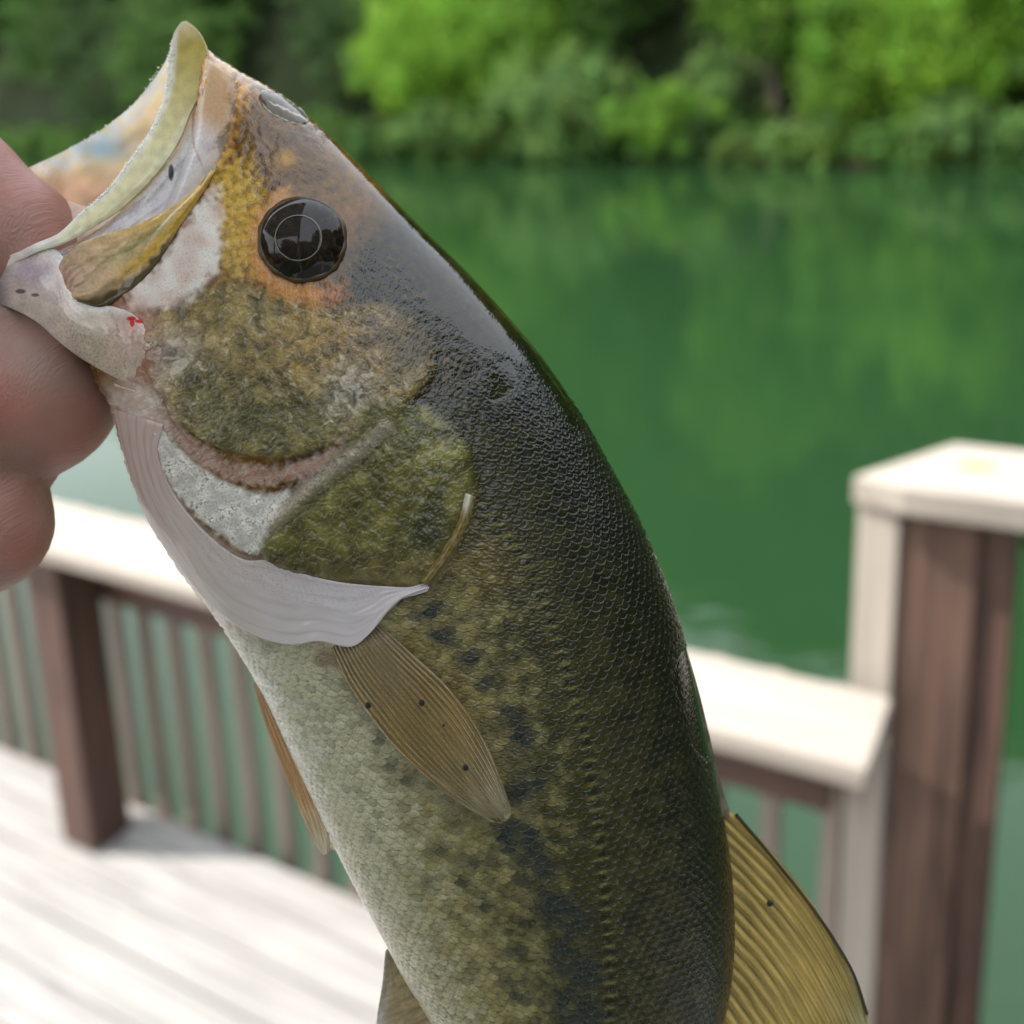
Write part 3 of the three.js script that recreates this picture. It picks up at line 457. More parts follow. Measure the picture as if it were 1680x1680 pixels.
  // wet film over the crown of the head: smooth, so it mirrors the sky
  const fe = M.film(x, y) + 0.18 * f2 + 0.14 * f3 + 0.06 * f4, wet = clamp(ss(0.46, 0.54, fe) + ss(0.5, 0.58, M.filmSpots(x, y) + 0.14 * f3 + 0.1 * f2));
  rough = lerp(rough + 0.08 * f2 * headW, 0.09, wet); h *= 1 - 0.8 * wet;
  rough = lerp(rough, 0.3, sub * 0.8 + throat * 0.4);
  return [c[0], c[1], c[2], h, clamp(rough, 0.06, 0.9)];
}
const TW = 1003, TH = 2016, relief = new Float32Array(TW * TH);
const skinMat = (() => {
  const cd = new Uint8Array(TW * TH * 4), bd = new Float32Array(TW * TH * 4), rd = new Uint8Array(TW * TH * 4);
  for (let j = 0, o = 0; j < TH; j++) for (let i = 0; i < TW; i++, o++) {
    const X = X0 + (i + 0.5) / TW * (X1 - X0), Y = Y1 - (j + 0.5) / TH * (Y1 - Y0);
    const gi = Math.min(GW - 1, (X - X0) / (X1 - X0) * GW | 0), gj = Math.min(GH - 1, (Y - Y0) / (Y1 - Y0) * GH | 0);
    if (mapS[gj * GW + gi] < 0) continue;
    const k = skin(X, Y); relief[o] = k[3];
    cd[o * 4] = srgb(k[0]) * 255; cd[o * 4 + 1] = srgb(k[1]) * 255; cd[o * 4 + 2] = srgb(k[2]) * 255; cd[o * 4 + 3] = 255;
    rd[o * 4] = rd[o * 4 + 1] = rd[o * 4 + 2] = k[4] * 255; rd[o * 4 + 3] = 255;
    bd[o * 4] = bd[o * 4 + 1] = bd[o * 4 + 2] = k[3] / 4 + 0.25; bd[o * 4 + 3] = 1;
  }
  const tex = (d, type) => { const t = new THREE.DataTexture(d, TW, TH, THREE.RGBAFormat, type); t.magFilter = THREE.LinearFilter; t.needsUpdate = true; return t; };
  const map = tex(cd, THREE.UnsignedByteType); map.colorSpace = THREE.SRGBColorSpace;
  return phys({ map, roughness: 1, roughnessMap: tex(rd, THREE.UnsignedByteType), bumpMap: tex(bd, THREE.FloatType), bumpScale: 0.0022, metalness: 0, specularIntensity: 1, ior: 1.45, clearcoat: 0.34, clearcoatRoughness: 0.07 });
})();
const reliefAt = (X, Y) => {
  const x = clamp((X - X0) / (X1 - X0) * TW - 0.5, 0, TW - 1.01), y = clamp((Y1 - Y) / (Y1 - Y0) * TH - 0.5, 0, TH - 1.01), i = x | 0, j = y | 0, u = x - i, v = y - j, o = j * TW + i;
  return ((relief[o] * (1 - u) + relief[o + 1] * u) * (1 - v) + (relief[o + TW] * (1 - u) + relief[o + TW + 1] * u) * v) * MM;
};
{ // one closed skin: near side fine, far side coarser
  const NI = 640, NF = 380, NB = 70, NJ = NF + NB, pos = new Float32Array((NI + 1) * NJ * 3), uv = new Float32Array((NI + 1) * NJ * 2), idx = [];
  const P = (s, j) => { const near = j <= NF, ph = near ? Math.PI * j / NF : Math.PI * (1 - (j - NF) / NB), p = loft(s, ph); return [p[0], p[1], near ? p[2] : -p[2]]; };
  for (let i = 0; i <= NI; i++) {
    const k = i / NI, s = k < 0.9 ? 25 * k / 0.9 : 25 + (NS - 25) * (k - 0.9) / 0.1;
    const row = []; for (let j = 0; j < NJ; j++) row.push(P(s, j));
    const s2 = s < NS - 0.02 ? s + 0.02 : s - 0.02, row2 = []; for (let j = 0; j < NJ; j++) row2.push(P(s2, j));
    for (let j = 0; j < NJ; j++) {
      const p = row[j], a = row[(j + 1) % NJ], b = row[(j + NJ - 1) % NJ], q = row2[j], sg = s2 > s ? 1 : -1;
      const tx = (a[0] - b[0]) * S, ty = -(a[1] - b[1]) * S, tz = a[2] - b[2], ux = (q[0] - p[0]) * S * sg, uy = -(q[1] - p[1]) * S * sg, uz = (q[2] - p[2]) * sg;
      let nx = ty * uz - tz * uy, ny = tz * ux - tx * uz, nz = tx * uy - ty * ux; const l = Math.hypot(nx, ny, nz) || 1; nx /= l; ny /= l; nz /= l;
      const mid = j === 0 || j === NF ? 0 : 1; if (mid && (nz > 0) !== (p[2] > 0)) { nx = -nx; ny = -ny; nz = -nz; }
      const h = reliefAt(p[0], p[1]) * mid * 0.9 * ss(0, 0.6, s), o = i * NJ + j;
      pos[o * 3] = (p[0] - CX) * S + nx * h; pos[o * 3 + 1] = -(p[1] - CY) * S + ny * h; pos[o * 3 + 2] = p[2] + nz * h;
      uv[o * 2] = (p[0] - X0) / (X1 - X0); uv[o * 2 + 1] = (Y1 - p[1]) / (Y1 - Y0);
    }
  }
  for (let i = 0; i < NI; i++) for (let j = 0; j < NJ; j++) { const j2 = (j + 1) % NJ, a = i * NJ + j, b = i * NJ + j2, c = a + NJ, d = b + NJ; idx.push(a, c, b, b, c, d); }
  const g = new THREE.BufferGeometry(); g.setAttribute('position', new THREE.BufferAttribute(pos, 3)); g.setAttribute('uv', new THREE.BufferAttribute(uv, 2)); g.setIndex(idx); g.computeVertexNormals();
  mesh('body', g, skinMat, fish);
}
// ---------------------------------------------------------------- sheets: fins, jaw bones, membranes (two faces a little apart)
const curve = (pts) => { const c = new THREE.CatmullRomCurve3(pts.map((p) => new THREE.Vector3(p[0], p[1], p[2] ?? 0)), false, 'centripetal'); c.arcLengthDivisions = 120; c.updateArcLengths(); return (t) => c.getPointAt(clamp(t)); };
function sheet(name, f, nu, nv, thick, mat, parent = fish) { // f(u, v) -> point on the near face
  const pos = [], uv = [], idx = [], W = nu + 1, n = W * (nv + 1), P = [];
  for (let j = 0; j <= nv; j++) for (let i = 0; i <= nu; i++) P.push(f(i / nu, j / nv));
  const nrm = [], a = new THREE.Vector3(), b = new THREE.Vector3();
  for (let j = 0; j <= nv; j++) for (let i = 0; i <= nu; i++) { a.subVectors(P[j * W + Math.min(nu, i + 1)], P[j * W + Math.max(0, i - 1)]); b.subVectors(P[Math.min(nv, j + 1) * W + i], P[Math.max(0, j - 1) * W + i]); const m = a.clone().cross(b).normalize(); if (m.z < 0) m.negate(); nrm.push(m); }
  for (let side = 0; side < 2; side++) for (let j = 0; j <= nv; j++) for (let i = 0; i <= nu; i++) {
    const e = Math.min(i, nu - i, j, nv - j) === 0 ? 0 : 1, p = P[j * W + i].clone().addScaledVector(nrm[j * W + i], (side ? -1 : 0) * thick * (0.25 + 0.75 * e) - (side ? 0 : (1 - e) * thick * 0.3)); pos.push(p.x, p.y, p.z); uv.push(i / nu, j / nv);
  }
  const flip = (() => { a.subVectors(P[1], P[0]); b.subVectors(P[W], P[0]); const i = (nv >> 1) * W + (nu >> 1); a.subVectors(P[i + 1], P[i]); b.subVectors(P[i + W], P[i]); return a.cross(b).z < 0; })();
  const quad = (p, q, r, s, f2) => (f2 ? idx.push(p, r, q, q, r, s) : idx.push(p, q, r, q, s, r));
  for (let j = 0; j < nv; j++) for (let i = 0; i < nu; i++) { const o = j * W + i; quad(o, o + 1, o + W, o + W + 1, flip); quad(n + o, n + o + 1, n + o + W, n + o + W + 1, !flip); }
  for (let i = 0; i < nu; i++) { quad(i, i + 1, n + i, n + i + 1, !flip); const o = nv * W + i; quad(o, o + 1, n + o, n + o + 1, flip); }
  for (let j = 0; j < nv; j++) { const o = j * W; quad(o, o + W, n + o, n + o + W, flip); quad(o + nu, o + nu + W, n + o + nu, n + o + nu + W, !flip); }
  const g = new THREE.BufferGeometry(); g.setAttribute('position', new THREE.Float32BufferAttribute(pos, 3)); g.setAttribute('uv', new THREE.Float32BufferAttribute(uv, 2)); g.setIndex(idx); g.computeVertexNormals();
  return mesh(name, g, mat, parent);
}
// a bone or membrane between two measured edges, z in mm along each, bulging between them
function plate(name, A, B, o) {
  const a = curve(A), b = curve(B), q = new THREE.Vector3();
  const m = (u, v) => { const p = a(v).lerp(b(v), u); p.z += (o.bulge ?? 0) * Math.sin(Math.PI * u) * Math.sin(Math.PI * clamp(v * 0.96 + 0.02)) + (o.relief ? o.relief(u, v, p.x, p.y) : 0); return p; };
  const map = colorTex(o.tw ?? 160, o.th ?? 320, (u, v) => { const p = m(u, v); return o.paint(u, v, p.x, p.y); });
  const mat = phys({ map, roughness: o.through ? 0.85 : o.rough ?? 0.3, clearcoat: o.through ? 1 : 0, clearcoatRoughness: o.rough ?? 0.2, transmission: o.through ?? 0, thickness: 0, ior: 1.42 });
  return sheet(name, (u, v) => { const p = m(u, v), q = at(p.x, p.y, p.z); if (!o.hug) return q; const k = onSkin(p.x, p.y, 0); let rz = 0; if (k.z > 0.001) { const g = unsight(p.x, p.y, k.z); for (const [ex, ey] of [[0, 0], [12, 0], [-12, 0], [0, 12], [0, -12], [8, 8], [-8, 8], [8, -8], [-8, -8]]) rz += reliefAt(g[0] + ex, g[1] + ey) / 9; } const need = k.z + rz + o.hug * MM * Math.sin(Math.PI * clamp(u * 0.9 + 0.05)) * (o.ends ? lerp(-0.6, 1, ss(0, 0.14, v)) : o.tail ? lerp(-2.2, 1, ss(1, 0.72, v)) : 1); return q.z > need ? q : onSkin(p.x, p.y, rz + o.hug * MM * Math.sin(Math.PI * clamp(u * 0.9 + 0.05)) * (o.ends ? lerp(-0.6, 1, ss(0, 0.14, v)) : o.tail ? lerp(-2.2, 1, ss(1, 0.72, v)) : 1)); }, o.nu ?? 40, o.nv ?? 110, (o.thick ?? 0.5) * MM, mat, o.parent);
}
const finMat = (map, bump, through = 0.35) => phys({ map, bumpMap: bump, bumpScale: 0.0004, roughness: 0.8, clearcoat: 0.6, clearcoatRoughness: 0.3, transmission: through, thickness: 0, ior: 1.42 });
function finTextures(rays, base, dark, tip, seedX, branch = 1) { // u across the rays, v from root to tip
  const tri = (k) => Math.abs(k - Math.floor(k) - 0.5) * 2, ray = (u, v) => { const k = u * rays + 0.05 * rays * 0.1 * n2(u * 9 + seedX, v * 3); return lerp(tri(k), tri(k * 2 + 0.5), (branch - 1) * 0.5 * ss(0.25, 0.6, v + 0.1 * n2(u * 20, seedX))); };
  const map = colorTex(512, 512, (u, v) => {
    const r = ray(u, v), f = n2(u * 30 + seedX, v * 6), g = n2(u * 70 + seedX, v * 40), w = n2(u * 5 + seedX, v * 4); let c = mix3(base, tip, ss(0.6, 1, v + 0.14 * w));
    c = mix3(c, dark, ss(0.5, 0.95, r) * (0.5 + 0.3 * f) * ss(1.0, 0.8, v + 0.1 * w)); c = mix3(c, dark, 0.3 * ss(0.4, 0.9, g)); return c.map((q) => q * (1 + 0.16 * f + 0.1 * g + 0.14 * w));
  });
  return [map, grayTex(512, 512, (u, v) => (1 - ray(u, v)) * 0.8 + 0.1 * n2(u * 60, v * 50)), ray];
}
{ // pectoral fin, lying back along the flank
  const A = curve([[543, 1062], [570, 1122], [604, 1172], [652, 1232], [716, 1290], [770, 1328], [808, 1346], [829, 1350]]), B = curve([[622, 1022], [676, 1072], [726, 1118], [770, 1172], [803, 1232], [826, 1290], [836, 1325], [834, 1348]]);
  const [map, bump, ray] = finTextures(16, rgb(164, 132, 56), rgb(84, 64, 24), rgb(190, 172, 120), 3, 2);
  const f = sheet('pectoral_fin', (u, v) => { v *= 1 - 0.05 * ss(0.55, 1, v) * (0.5 + 0.5 * n2(u * 16, 3)); const p = A(v).lerp(B(v), u); return onSkin(p.x, p.y, (lerp(0.2, 1.2, ss(0, 0.08, v)) + 2.6 * v + 0.8 * Math.sin(Math.PI * u) + 0.14 * (1 - ray(u, v)) + 0.25 * Math.sin(u * 9 + v * 3) * v) * MM); }, 120, 90, 0.3 * MM, finMat(map, bump, 0.45));
  for (const [x, y] of [[604, 1157], [692, 1153], [764, 1259], [728, 1190]]) { const m = mesh('dark_fleck', new THREE.SphereGeometry(x === 728 ? 0.2 * MM : 0.42 * MM, 12, 8), std({ color: new THREE.Color().setRGB(0.012, 0.012, 0.01), roughness: 0.4 }), f); m.scale.set(1, 1.2, 0.4); const p = onSkin(x, y, 4.0 * MM); m.position.copy(p); }
}
{ // soft dorsal fin
  const A = curve([[1184, 1318, 0], [1192, 1390, 0], [1194, 1460, 0], [1192, 1530, 0], [1182, 1610, 0], [1166, 1680, 0], [1144, 1750, 0], [1112, 1850, 0]]), B = curve([[1424, 1668, 1], [1412, 1745, 1], [1372, 1830, 0.8], [1310, 1910, 0.5], [1240, 1985, 0.2], [1180, 2040, 0]]);
  const [map, bump, ray] = finTextures(24, rgb(212, 184, 106), rgb(66, 52, 22), rgb(186, 174, 124), 11, 2);
  const f = sheet('dorsal_fin', (u, v) => { const p = A(u).lerp(B(u), v), bow = 30 * 4 * v * (1 - v) * (1 - 0.6 * u); p.x += bow * 0.82; p.y -= bow * 0.57; const z = p.z + 0.1 * (1 - ray(u, v)) + 0.12 * Math.sin(u * 7) * v; return at(p.x, p.y, z); }, 130, 70, 0.3 * MM, finMat(map, bump, 0.4));
  const m = mesh('dark_fleck', new THREE.SphereGeometry(0.5 * MM, 12, 8), std({ color: new THREE.Color().setRGB(0.012, 0.012, 0.01), roughness: 0.4 }), f); m.scale.z = 0.5; m.position.copy(at(1263, 1482, 1.0));
  const ed = curve([[1208, 1336, 0.3], [1262, 1400, 0.6], [1318, 1470, 0.9], [1366, 1538, 1.1], [1400, 1598, 1.1], [1422, 1663, 1.1]]), pts = []; for (let i = 0; i <= 24; i++) { const p = ed(i / 24); pts.push(at(p.x, p.y, p.z)); }
  mesh('leading_ray', new THREE.TubeGeometry(new THREE.CatmullRomCurve3(pts), 60, 0.28 * MM, 6), std({ color: new THREE.Color().setRGB(0.05, 0.04, 0.02), roughness: 0.4 }), f);
}
{ // spiny dorsal fin, folded down along the back
  const [map, bump, ray] = finTextures(9, rgb(96, 84, 62), rgb(40, 36, 26), rgb(120, 108, 86), 23);
  const A = curve([[1118, 1060], [1136, 1140], [1156, 1220], [1172, 1290], [1186, 1340]]), B = curve([[1124, 1056], [1146, 1130], [1165, 1208], [1183, 1284], [1202, 1342]]);
  sheet('spiny_dorsal_fin', (u, v) => { const p = A(v).lerp(B(v), u); return at(p.x, p.y, 2.2 - 3.0 * u + 0.3 * (1 - ray(v, u)) + 0.35 * Math.sin(v * 40 + u * 2)); }, 24, 120, 0.4 * MM, finMat(map, bump, 0.1));
}
{ // pelvic fins: the near one folded along the belly, the far one behind it
  const [map, bump] = finTextures(5, rgb(224, 166, 84), rgb(66, 46, 18), rgb(236, 222, 186), 31, 2);
  for (const [dx, dz] of [[-9, 2.5], [6, -5]]) {
    const A = curve([[424, 1116], [436, 1160], [462, 1232], [490, 1300], [510, 1350], [528, 1385], [540, 1398]]), B = curve([[440, 1118], [468, 1168], [498, 1232], [522, 1290], [540, 1340], [548, 1375], [545, 1396]]);
    sheet('pelvic_fin', (u, v) => { const p = A(v).lerp(B(v), u); return at(p.x + dx, p.y - dx * 0.5, dz + 2.5 * u); }, 40, 60, 0.3 * MM, finMat(map, bump, 0.4));
  }
}
{ // anal fin and tail, running out of the picture below
  const [map, bump] = finTextures(12, rgb(196, 178, 140), rgb(130, 116, 92), rgb(206, 200, 190), 41, 2);
  const A = curve([[640, 1552, 0], [672, 1608, 0], [706, 1664, 0], [738, 1720, 0], [768, 1790, 0]]), B = curve([[632, 1560, 0], [628, 1610, 0.4], [618, 1680, 0.8], [626, 1760, 0.8], [690, 1830, 0]]);
  sheet('anal_fin', (u, v) => { const p = A(u).lerp(B(u), v); return at(p.x, p.y, p.z + 0.5 * Math.sin(u * 16) * v); }, 90, 40, 0.3 * MM, finMat(map, bump, 0.4));
  const [map2, bump2] = finTextures(17, rgb(132, 122, 74), rgb(60, 56, 34), rgb(110, 104, 70), 51, 2);
  const T0 = curve([[1024, 2318, 0], [985, 2336, 0], [940, 2342, 0], [890, 2340, 0], [852, 2324, 0]]), T1 = curve([[1210, 2560, 0], [1080, 2590, 0.5], [960, 2560, 0.5], [820, 2600, 0.5], [690, 2580, 0]]);
  sheet('tail_fin', (u, v) => { const p = T0(u).lerp(T1(u), v); return at(p.x, p.y, p.z + 0.8 * Math.sin(u * 12) * v); }, 90, 50, 0.4 * MM, finMat(map2, bump2, 0.3));
}
{ // gill membrane: folded, silvery, translucent, lapping over the shoulder
  const A = [[186, 672], [207, 760], [238, 848], [292, 930], [352, 1000], [420, 1044], [478, 1058], [520, 1052], [578, 1061], [606, 1040], [652, 986], [704, 964]], B = [[268, 696], [258, 738], [278, 800], [332, 870], [398, 918], [440, 920], [500, 942], [550, 954], [600, 960], [640, 962], [668, 963], [700, 958]];
  const a = curve(A), b = curve(B);
  const fold = (u, v) => 0.7 * (0.5 - Math.pow(Math.abs(Math.sin(u * 4.6 + 1.3 * n2(v * 2.2, 4) + v * 1.8)), 0.8)) + 0.22 * (0.5 - Math.abs(Math.sin(u * 15 + 3 * n2(v * 3, 9)))) * ss(0.2, 0.5, n2(u * 2, v * 5) + 0.4) + 0.16 * n2(u * 5, v * 12);
  const map = colorTex(256, 640, (u, v) => {
    const f = n2(u * 7, v * 12), g = n2(u * 40, v * 90), k = fold(u, v), w = u * 5.2 + 0.8 * n2(v * 2.2, 2) + v * 1.4, wi = Math.floor(w), rayBand = ss(0.42, 0.2 + 0.16 * hash(wi, 3), Math.abs(w - wi - 0.5) + 0.1 * n2(u * 14, v * 9)) * (0.3 + 0.7 * hash(wi, 8));
    let c = mix3(rgb(232, 214, 210), rgb(222, 212, 216), ss(0.3, 0.8, v)); c = mix3(c, rgb(214, 164, 152), 0.5 * ss(0.4, 0.05, v) + 0.12 * f); c = mix3(c, rgb(240, 230, 228), 0.5 * rayBand);
    c = mix3(c, rgb(150, 134, 126), 0.4 * ss(0.35, 0.7, g) * ss(0.45, 0.75, u) * ss(0.2, 0.45, v)); c = mix3(c, rgb(190, 150, 146), 0.5 * ss(0.05, 0.0, Math.abs(w - wi - 0.02)) * hash(wi, 21)); void k; return c;
  });
  sheet('gill_membrane', (u, v) => { const p = a(v).lerp(b(v), u); return onSkin(p.x, p.y, (0.7 + 1.5 * ss(0.35, 0.8, v) * (1 - 0.5 * u) + 0.2 * fold(u, v) * Math.min(1, (1 - u) * 5)) * MM); }, 90, 160, 0.5 * MM, phys({ map, roughness: 0.85, clearcoat: 1, clearcoatRoughness: 0.05, transmission: 0.3, thickness: 0, ior: 1.45 }));
  // soft rear edge of the gill cover
  const G = curve([[782, 815], [772, 852], [754, 890], [732, 925], [704, 962]]), G2 = curve([[762, 808], [752, 850], [734, 886], [712, 922], [686, 952]]);
  const gm = colorTex(64, 128, (u, v) => mix3(rgb(128, 110, 62), rgb(206, 200, 176), ss(0.25, 0.1, v) * ss(0.2, 0.6, u) + 0.2 * n2(u * 4, v * 9)));
  sheet('gill_cover_edge', (u, v) => { const p = G(v).lerp(G2(v), u); return onSkin(p.x, p.y, (1.3 + 0.9 * Math.sin(Math.PI * u)) * MM); }, 16, 60, 0.5 * MM, phys({ map: gm, roughness: 0.35, transmission: 0.15, thickness: 0 }));
}
// ---------------------------------------------------------------- eye
{
  const eye = new THREE.Group(); eye.name = 'eye'; fish.add(eye);
  const c = onSkin(497, 394, 0), ca = onSkin(545, 394, 0).sub(onSkin(450, 394, 0)), cb = onSkin(497, 350, 0).sub(onSkin(497, 440, 0)), nr = ca.cross(cb).normalize(); if (nr.z < 0) nr.negate(); nr.lerp(new THREE.Vector3(0, 0, 1), 0.35).normalize();
  eye.position.copy(c).addScaledVector(nr, 0.9 * MM); eye.quaternion.setFromUnitVectors(new THREE.Vector3(0, 0, 1), nr);
  const R = 6.15 * MM;
  const dome = (r, h, n = 64) => { const pts = []; const Rr = (r * r + h * h) / (2 * h); for (let i = 0; i <= 28; i++) { const x = r * i / 28; pts.push(new THREE.Vector2(x, Math.sqrt(Math.max(0, Rr * Rr - x * x)) - (Rr - h))); } const g = new THREE.LatheGeometry(pts, n); g.rotateX(Math.PI / 2); return g; };
  const irisMap = colorTex(256, 256, (u, v) => { const a = u * 6.283, r = v, f = n2(Math.cos(a) * 5, Math.sin(a) * 5 + r * 3), g = n2(u * 60, r * 3); return mix3(mix3(rgb(46, 38, 36), rgb(30, 25, 24), ss(0.4, 0.9, r)), rgb(84, 62, 34), 0.5 * ss(0.2, 0.8, n2(Math.cos(a) * 3 + 7, Math.sin(a) * 3 + r * 5)) * ss(0.5, 0.7, r)).map((q) => q * (1 + 0.35 * f + 0.2 * g)); });
  const H0 = 2.9 * MM, RR = (R * R + H0 * H0) / (2 * H0), domeZ = (x, y) => Math.sqrt(Math.max(0, RR * RR - x * x - y * y)) - (RR - H0), ox = -0.35 * MM, oy = -0.45 * MM;
  mesh('iris', dome(R, H0), phys({ map: irisMap, roughness: 0.06, ior: 1.38 }), eye);
  const wrap = (g, lift) => { const P = g.attributes.position; for (let i = 0; i < P.count; i++) { const x = P.getX(i) + ox, y = P.getY(i) + oy; P.setXYZ(i, x, y, domeZ(x, y) + lift(P.getX(i), P.getY(i)) + P.getZ(i)); } g.computeVertexNormals(); return g; };
  mesh('pupil', wrap(new THREE.CircleGeometry(3.3 * MM, 64), (x, y) => 0.05 * MM).clone(), phys({ color: new THREE.Color().setRGB(0.004, 0.005, 0.009), roughness: 0.05, ior: 1.38 }), eye);
  mesh('iris_ring', wrap(new THREE.TorusGeometry(3.3 * MM, 0.09 * MM, 10, 96), (x, y) => (0.01 + 0.05 * n2(x * 500, y * 500)) * MM), std({ color: new THREE.Color().setRGB(0.22, 0.19, 0.14), roughness: 0.4 }), eye);
  const soc = new THREE.TorusGeometry(R - 0.1 * MM, 0.5 * MM, 12, 120); { const P = soc.attributes.position; for (let i = 0; i < P.count; i++) { const a = Math.atan2(P.getY(i), P.getX(i)), k = 1 + 0.02 * n2(Math.cos(a) * 2, Math.sin(a) * 2); P.setXYZ(i, P.getX(i) * k, P.getY(i) * k, P.getZ(i) + 0.15 * MM * n2(Math.cos(a) * 1.5 + 4, Math.sin(a) * 1.5)); } soc.computeVertexNormals(); }
  const so = mesh('eye_socket', soc, phys({ color: new THREE.Color().setRGB(0.07, 0.04, 0.015), roughness: 0.35 }), eye); so.position.z = -0.35 * MM;
}
// ---------------------------------------------------------------- mouth
const stipple = (x, y, k) => ss(k, k + 0.35, n2(x * 0.33, y * 0.33) * 0.6 + n2(x * 0.12 + 5, y * 0.12) * 0.5);
plate('mouth_lining', [[286, 60, -1], [272, 100, -2.5], [222, 168, -4.5], [166, 214, -6.5], [110, 246, -8], [46, 276, -9]], [[330, 110, -1.5], [320, 190, -4], [280, 270, -6], [226, 330, -7.5], [160, 380, -8.5], [100, 420, -9]], { bulge: -4, thick: 0.3, through: 0.85, rough: 0.28, nu: 50, nv: 90,
  relief: (u, v) => 0.5 * n2(u * 3, v * 4) + 0.25 * Math.sin(u * 14 + v * 2),
  paint: (u, v, x, y) => { const f = n2(x * 0.02, y * 0.02), e = Math.exp(-(((x - 172) / 42) ** 2 + ((y - 244) / 22) ** 2)); let c = mix3(rgb(246, 228, 206), rgb(238, 240, 242), ss(0.35, 0.05, u) * 0.8); c = mix3(c, rgb(250, 230, 178), 0.35 * ss(-0.3, 0.7, n2(x * 0.03 + 8, y * 0.05))); c = mix3(c, rgb(176, 198, 212), 0.75 * e); c = mix3(c, rgb(238, 212, 192), ss(268, 312, y)); c = mix3(c, rgb(120, 108, 60), 0.5 * stipple(x, y, 0.42) * ss(150, 40, x)); return c.map((q) => q * (1 + 0.08 * f)); } });
plate('tongue', [[60, 300, -6], [120, 330, -4], [200, 345, -3], [280, 340, -3]], [[40, 400, -4], [110, 430, -2], [200, 430, -1], [290, 400, -1]], { bulge: 2.5, thick: 3, through: 0, rough: 0.35, paint: (u, v, x, y) => mix3(rgb(214, 178, 166), rgb(224, 198, 178), 0.5 + 0.5 * n2(x * 0.05, y * 0.05)) });
plate('cheek_membrane', [[340, 96, 1.5], [334, 150, 3.5], [312, 192, 5], [288, 244, 6.3], [250, 294, 7.2], [198, 346, 8], [146, 386, 8.6], [92, 414, 9]], [[392, 130, 3.5], [384, 190, 7.2], [366, 250, 9], [340, 296, 9.4], [300, 332, 9.4], [250, 372, 9.4], [190, 405, 9.4], [110, 430, 9.2]], { hug: 0.4, bulge: -1.1, thick: 0.4, through: 0.42, rough: 0.16, nu: 60, nv: 140, tw: 256, th: 512,
  relief: (u, v) => 0.3 * Math.sin(u * 12 + 2 * n2(v * 4, 1)) * Math.sin(Math.PI * u) + 0.25 * n2(u * 4, v * 9),
  paint: (u, v, x, y) => { const f = n2(x * 0.03, y * 0.03), g = n2(x * 0.12, y * 0.12); let c = mix3(rgb(228, 190, 146), rgb(250, 246, 248), ss(170, 235, y - (x - 330) * 0.6)); c = mix3(c, rgb(206, 156, 92), 0.5 * ss(0.55, 1, u + 0.3 * f) * ss(300, 150, y)); c = mix3(c, rgb(246, 216, 190), 0.5 * ss(0.55, 0.9, u) * ss(160, 200, y)); c = mix3(c, rgb(232, 226, 240), 0.5 * ss(-0.2, 0.8, f) * ss(190, 230, y)); c = mix3(c, rgb(132, 128, 92), 0.45 * stipple(x, y, 0.35) * ss(0.75, 0.45, u) * ss(190, 230, y)); c = mix3(c, rgb(232, 206, 160), 0.6 * ss(0.22, 0.04, u)); c = mix3(c, rgb(128, 94, 46), ss(0.72, 1, u + 0.14 * f + 0.08 * g) * ss(330, 200, y) * 0.9);
    const m = Math.hypot((x - 281) / 5, (y - 283) / 15); c = mix3(c, rgb(84, 84, 82), ss(1.1, 0.7, m)); const vein = Math.abs((x - 308) - (y - 165) * 0.2 + 4 * Math.sin(y * 0.06)); c = mix3(c, rgb(204, 120, 116), 0.6 * ss(3.2, 0.8, vein) * ss(155, 170, y) * ss(290, 250, y)); return c.map((q) => q * (1 + 0.06 * g)); } });
plate('premaxilla', [[300, 33, 0], [286, 52, 0.6], [276, 88, 1.2], [270, 148, 2.8], [257, 188, 4.2], [240, 222, 5.2], [210, 264, 6.4], [172, 314, 7.6], [128, 352, 8.6], [96, 382, 9.2], [52, 402, 9], [2, 430, 6.5]], [[304, 33, 0.1], [324, 48, 0.8], [342, 84, 1.8], [338, 132, 3.6], [314, 186, 5.2], [292, 238, 6.4], [256, 288, 7.4], [204, 340, 8.4], [150, 376, 9.6], [106, 400, 10], [56, 416, 9.6], [6, 442, 7]], { bulge: 0.9, thick: 1.2, through: 0.16, rough: 0.1, nu: 40, nv: 150, tw: 128, th: 512,
  relief: (u, v) => 0.04 * n2(u * 3, v * 10),
  paint: (u, v, x, y) => { const f = n2(x * 0.04, y * 0.04), g = n2(x * 0.2, y * 0.2); let c = mix3(rgb(184, 164, 78), rgb(242, 232, 188), ss(60, 300, y)); c = mix3(c, rgb(248, 246, 236), 0.9 * ss(0.3, 0.08, u)); c = mix3(c, rgb(214, 196, 160), ss(0.1, 0.0, v)); c = mix3(c, rgb(248, 240, 234), ss(0.7, 0.92, v)); return c.map((q) => q * (1 + 0.12 * f + 0.06 * g)); } });
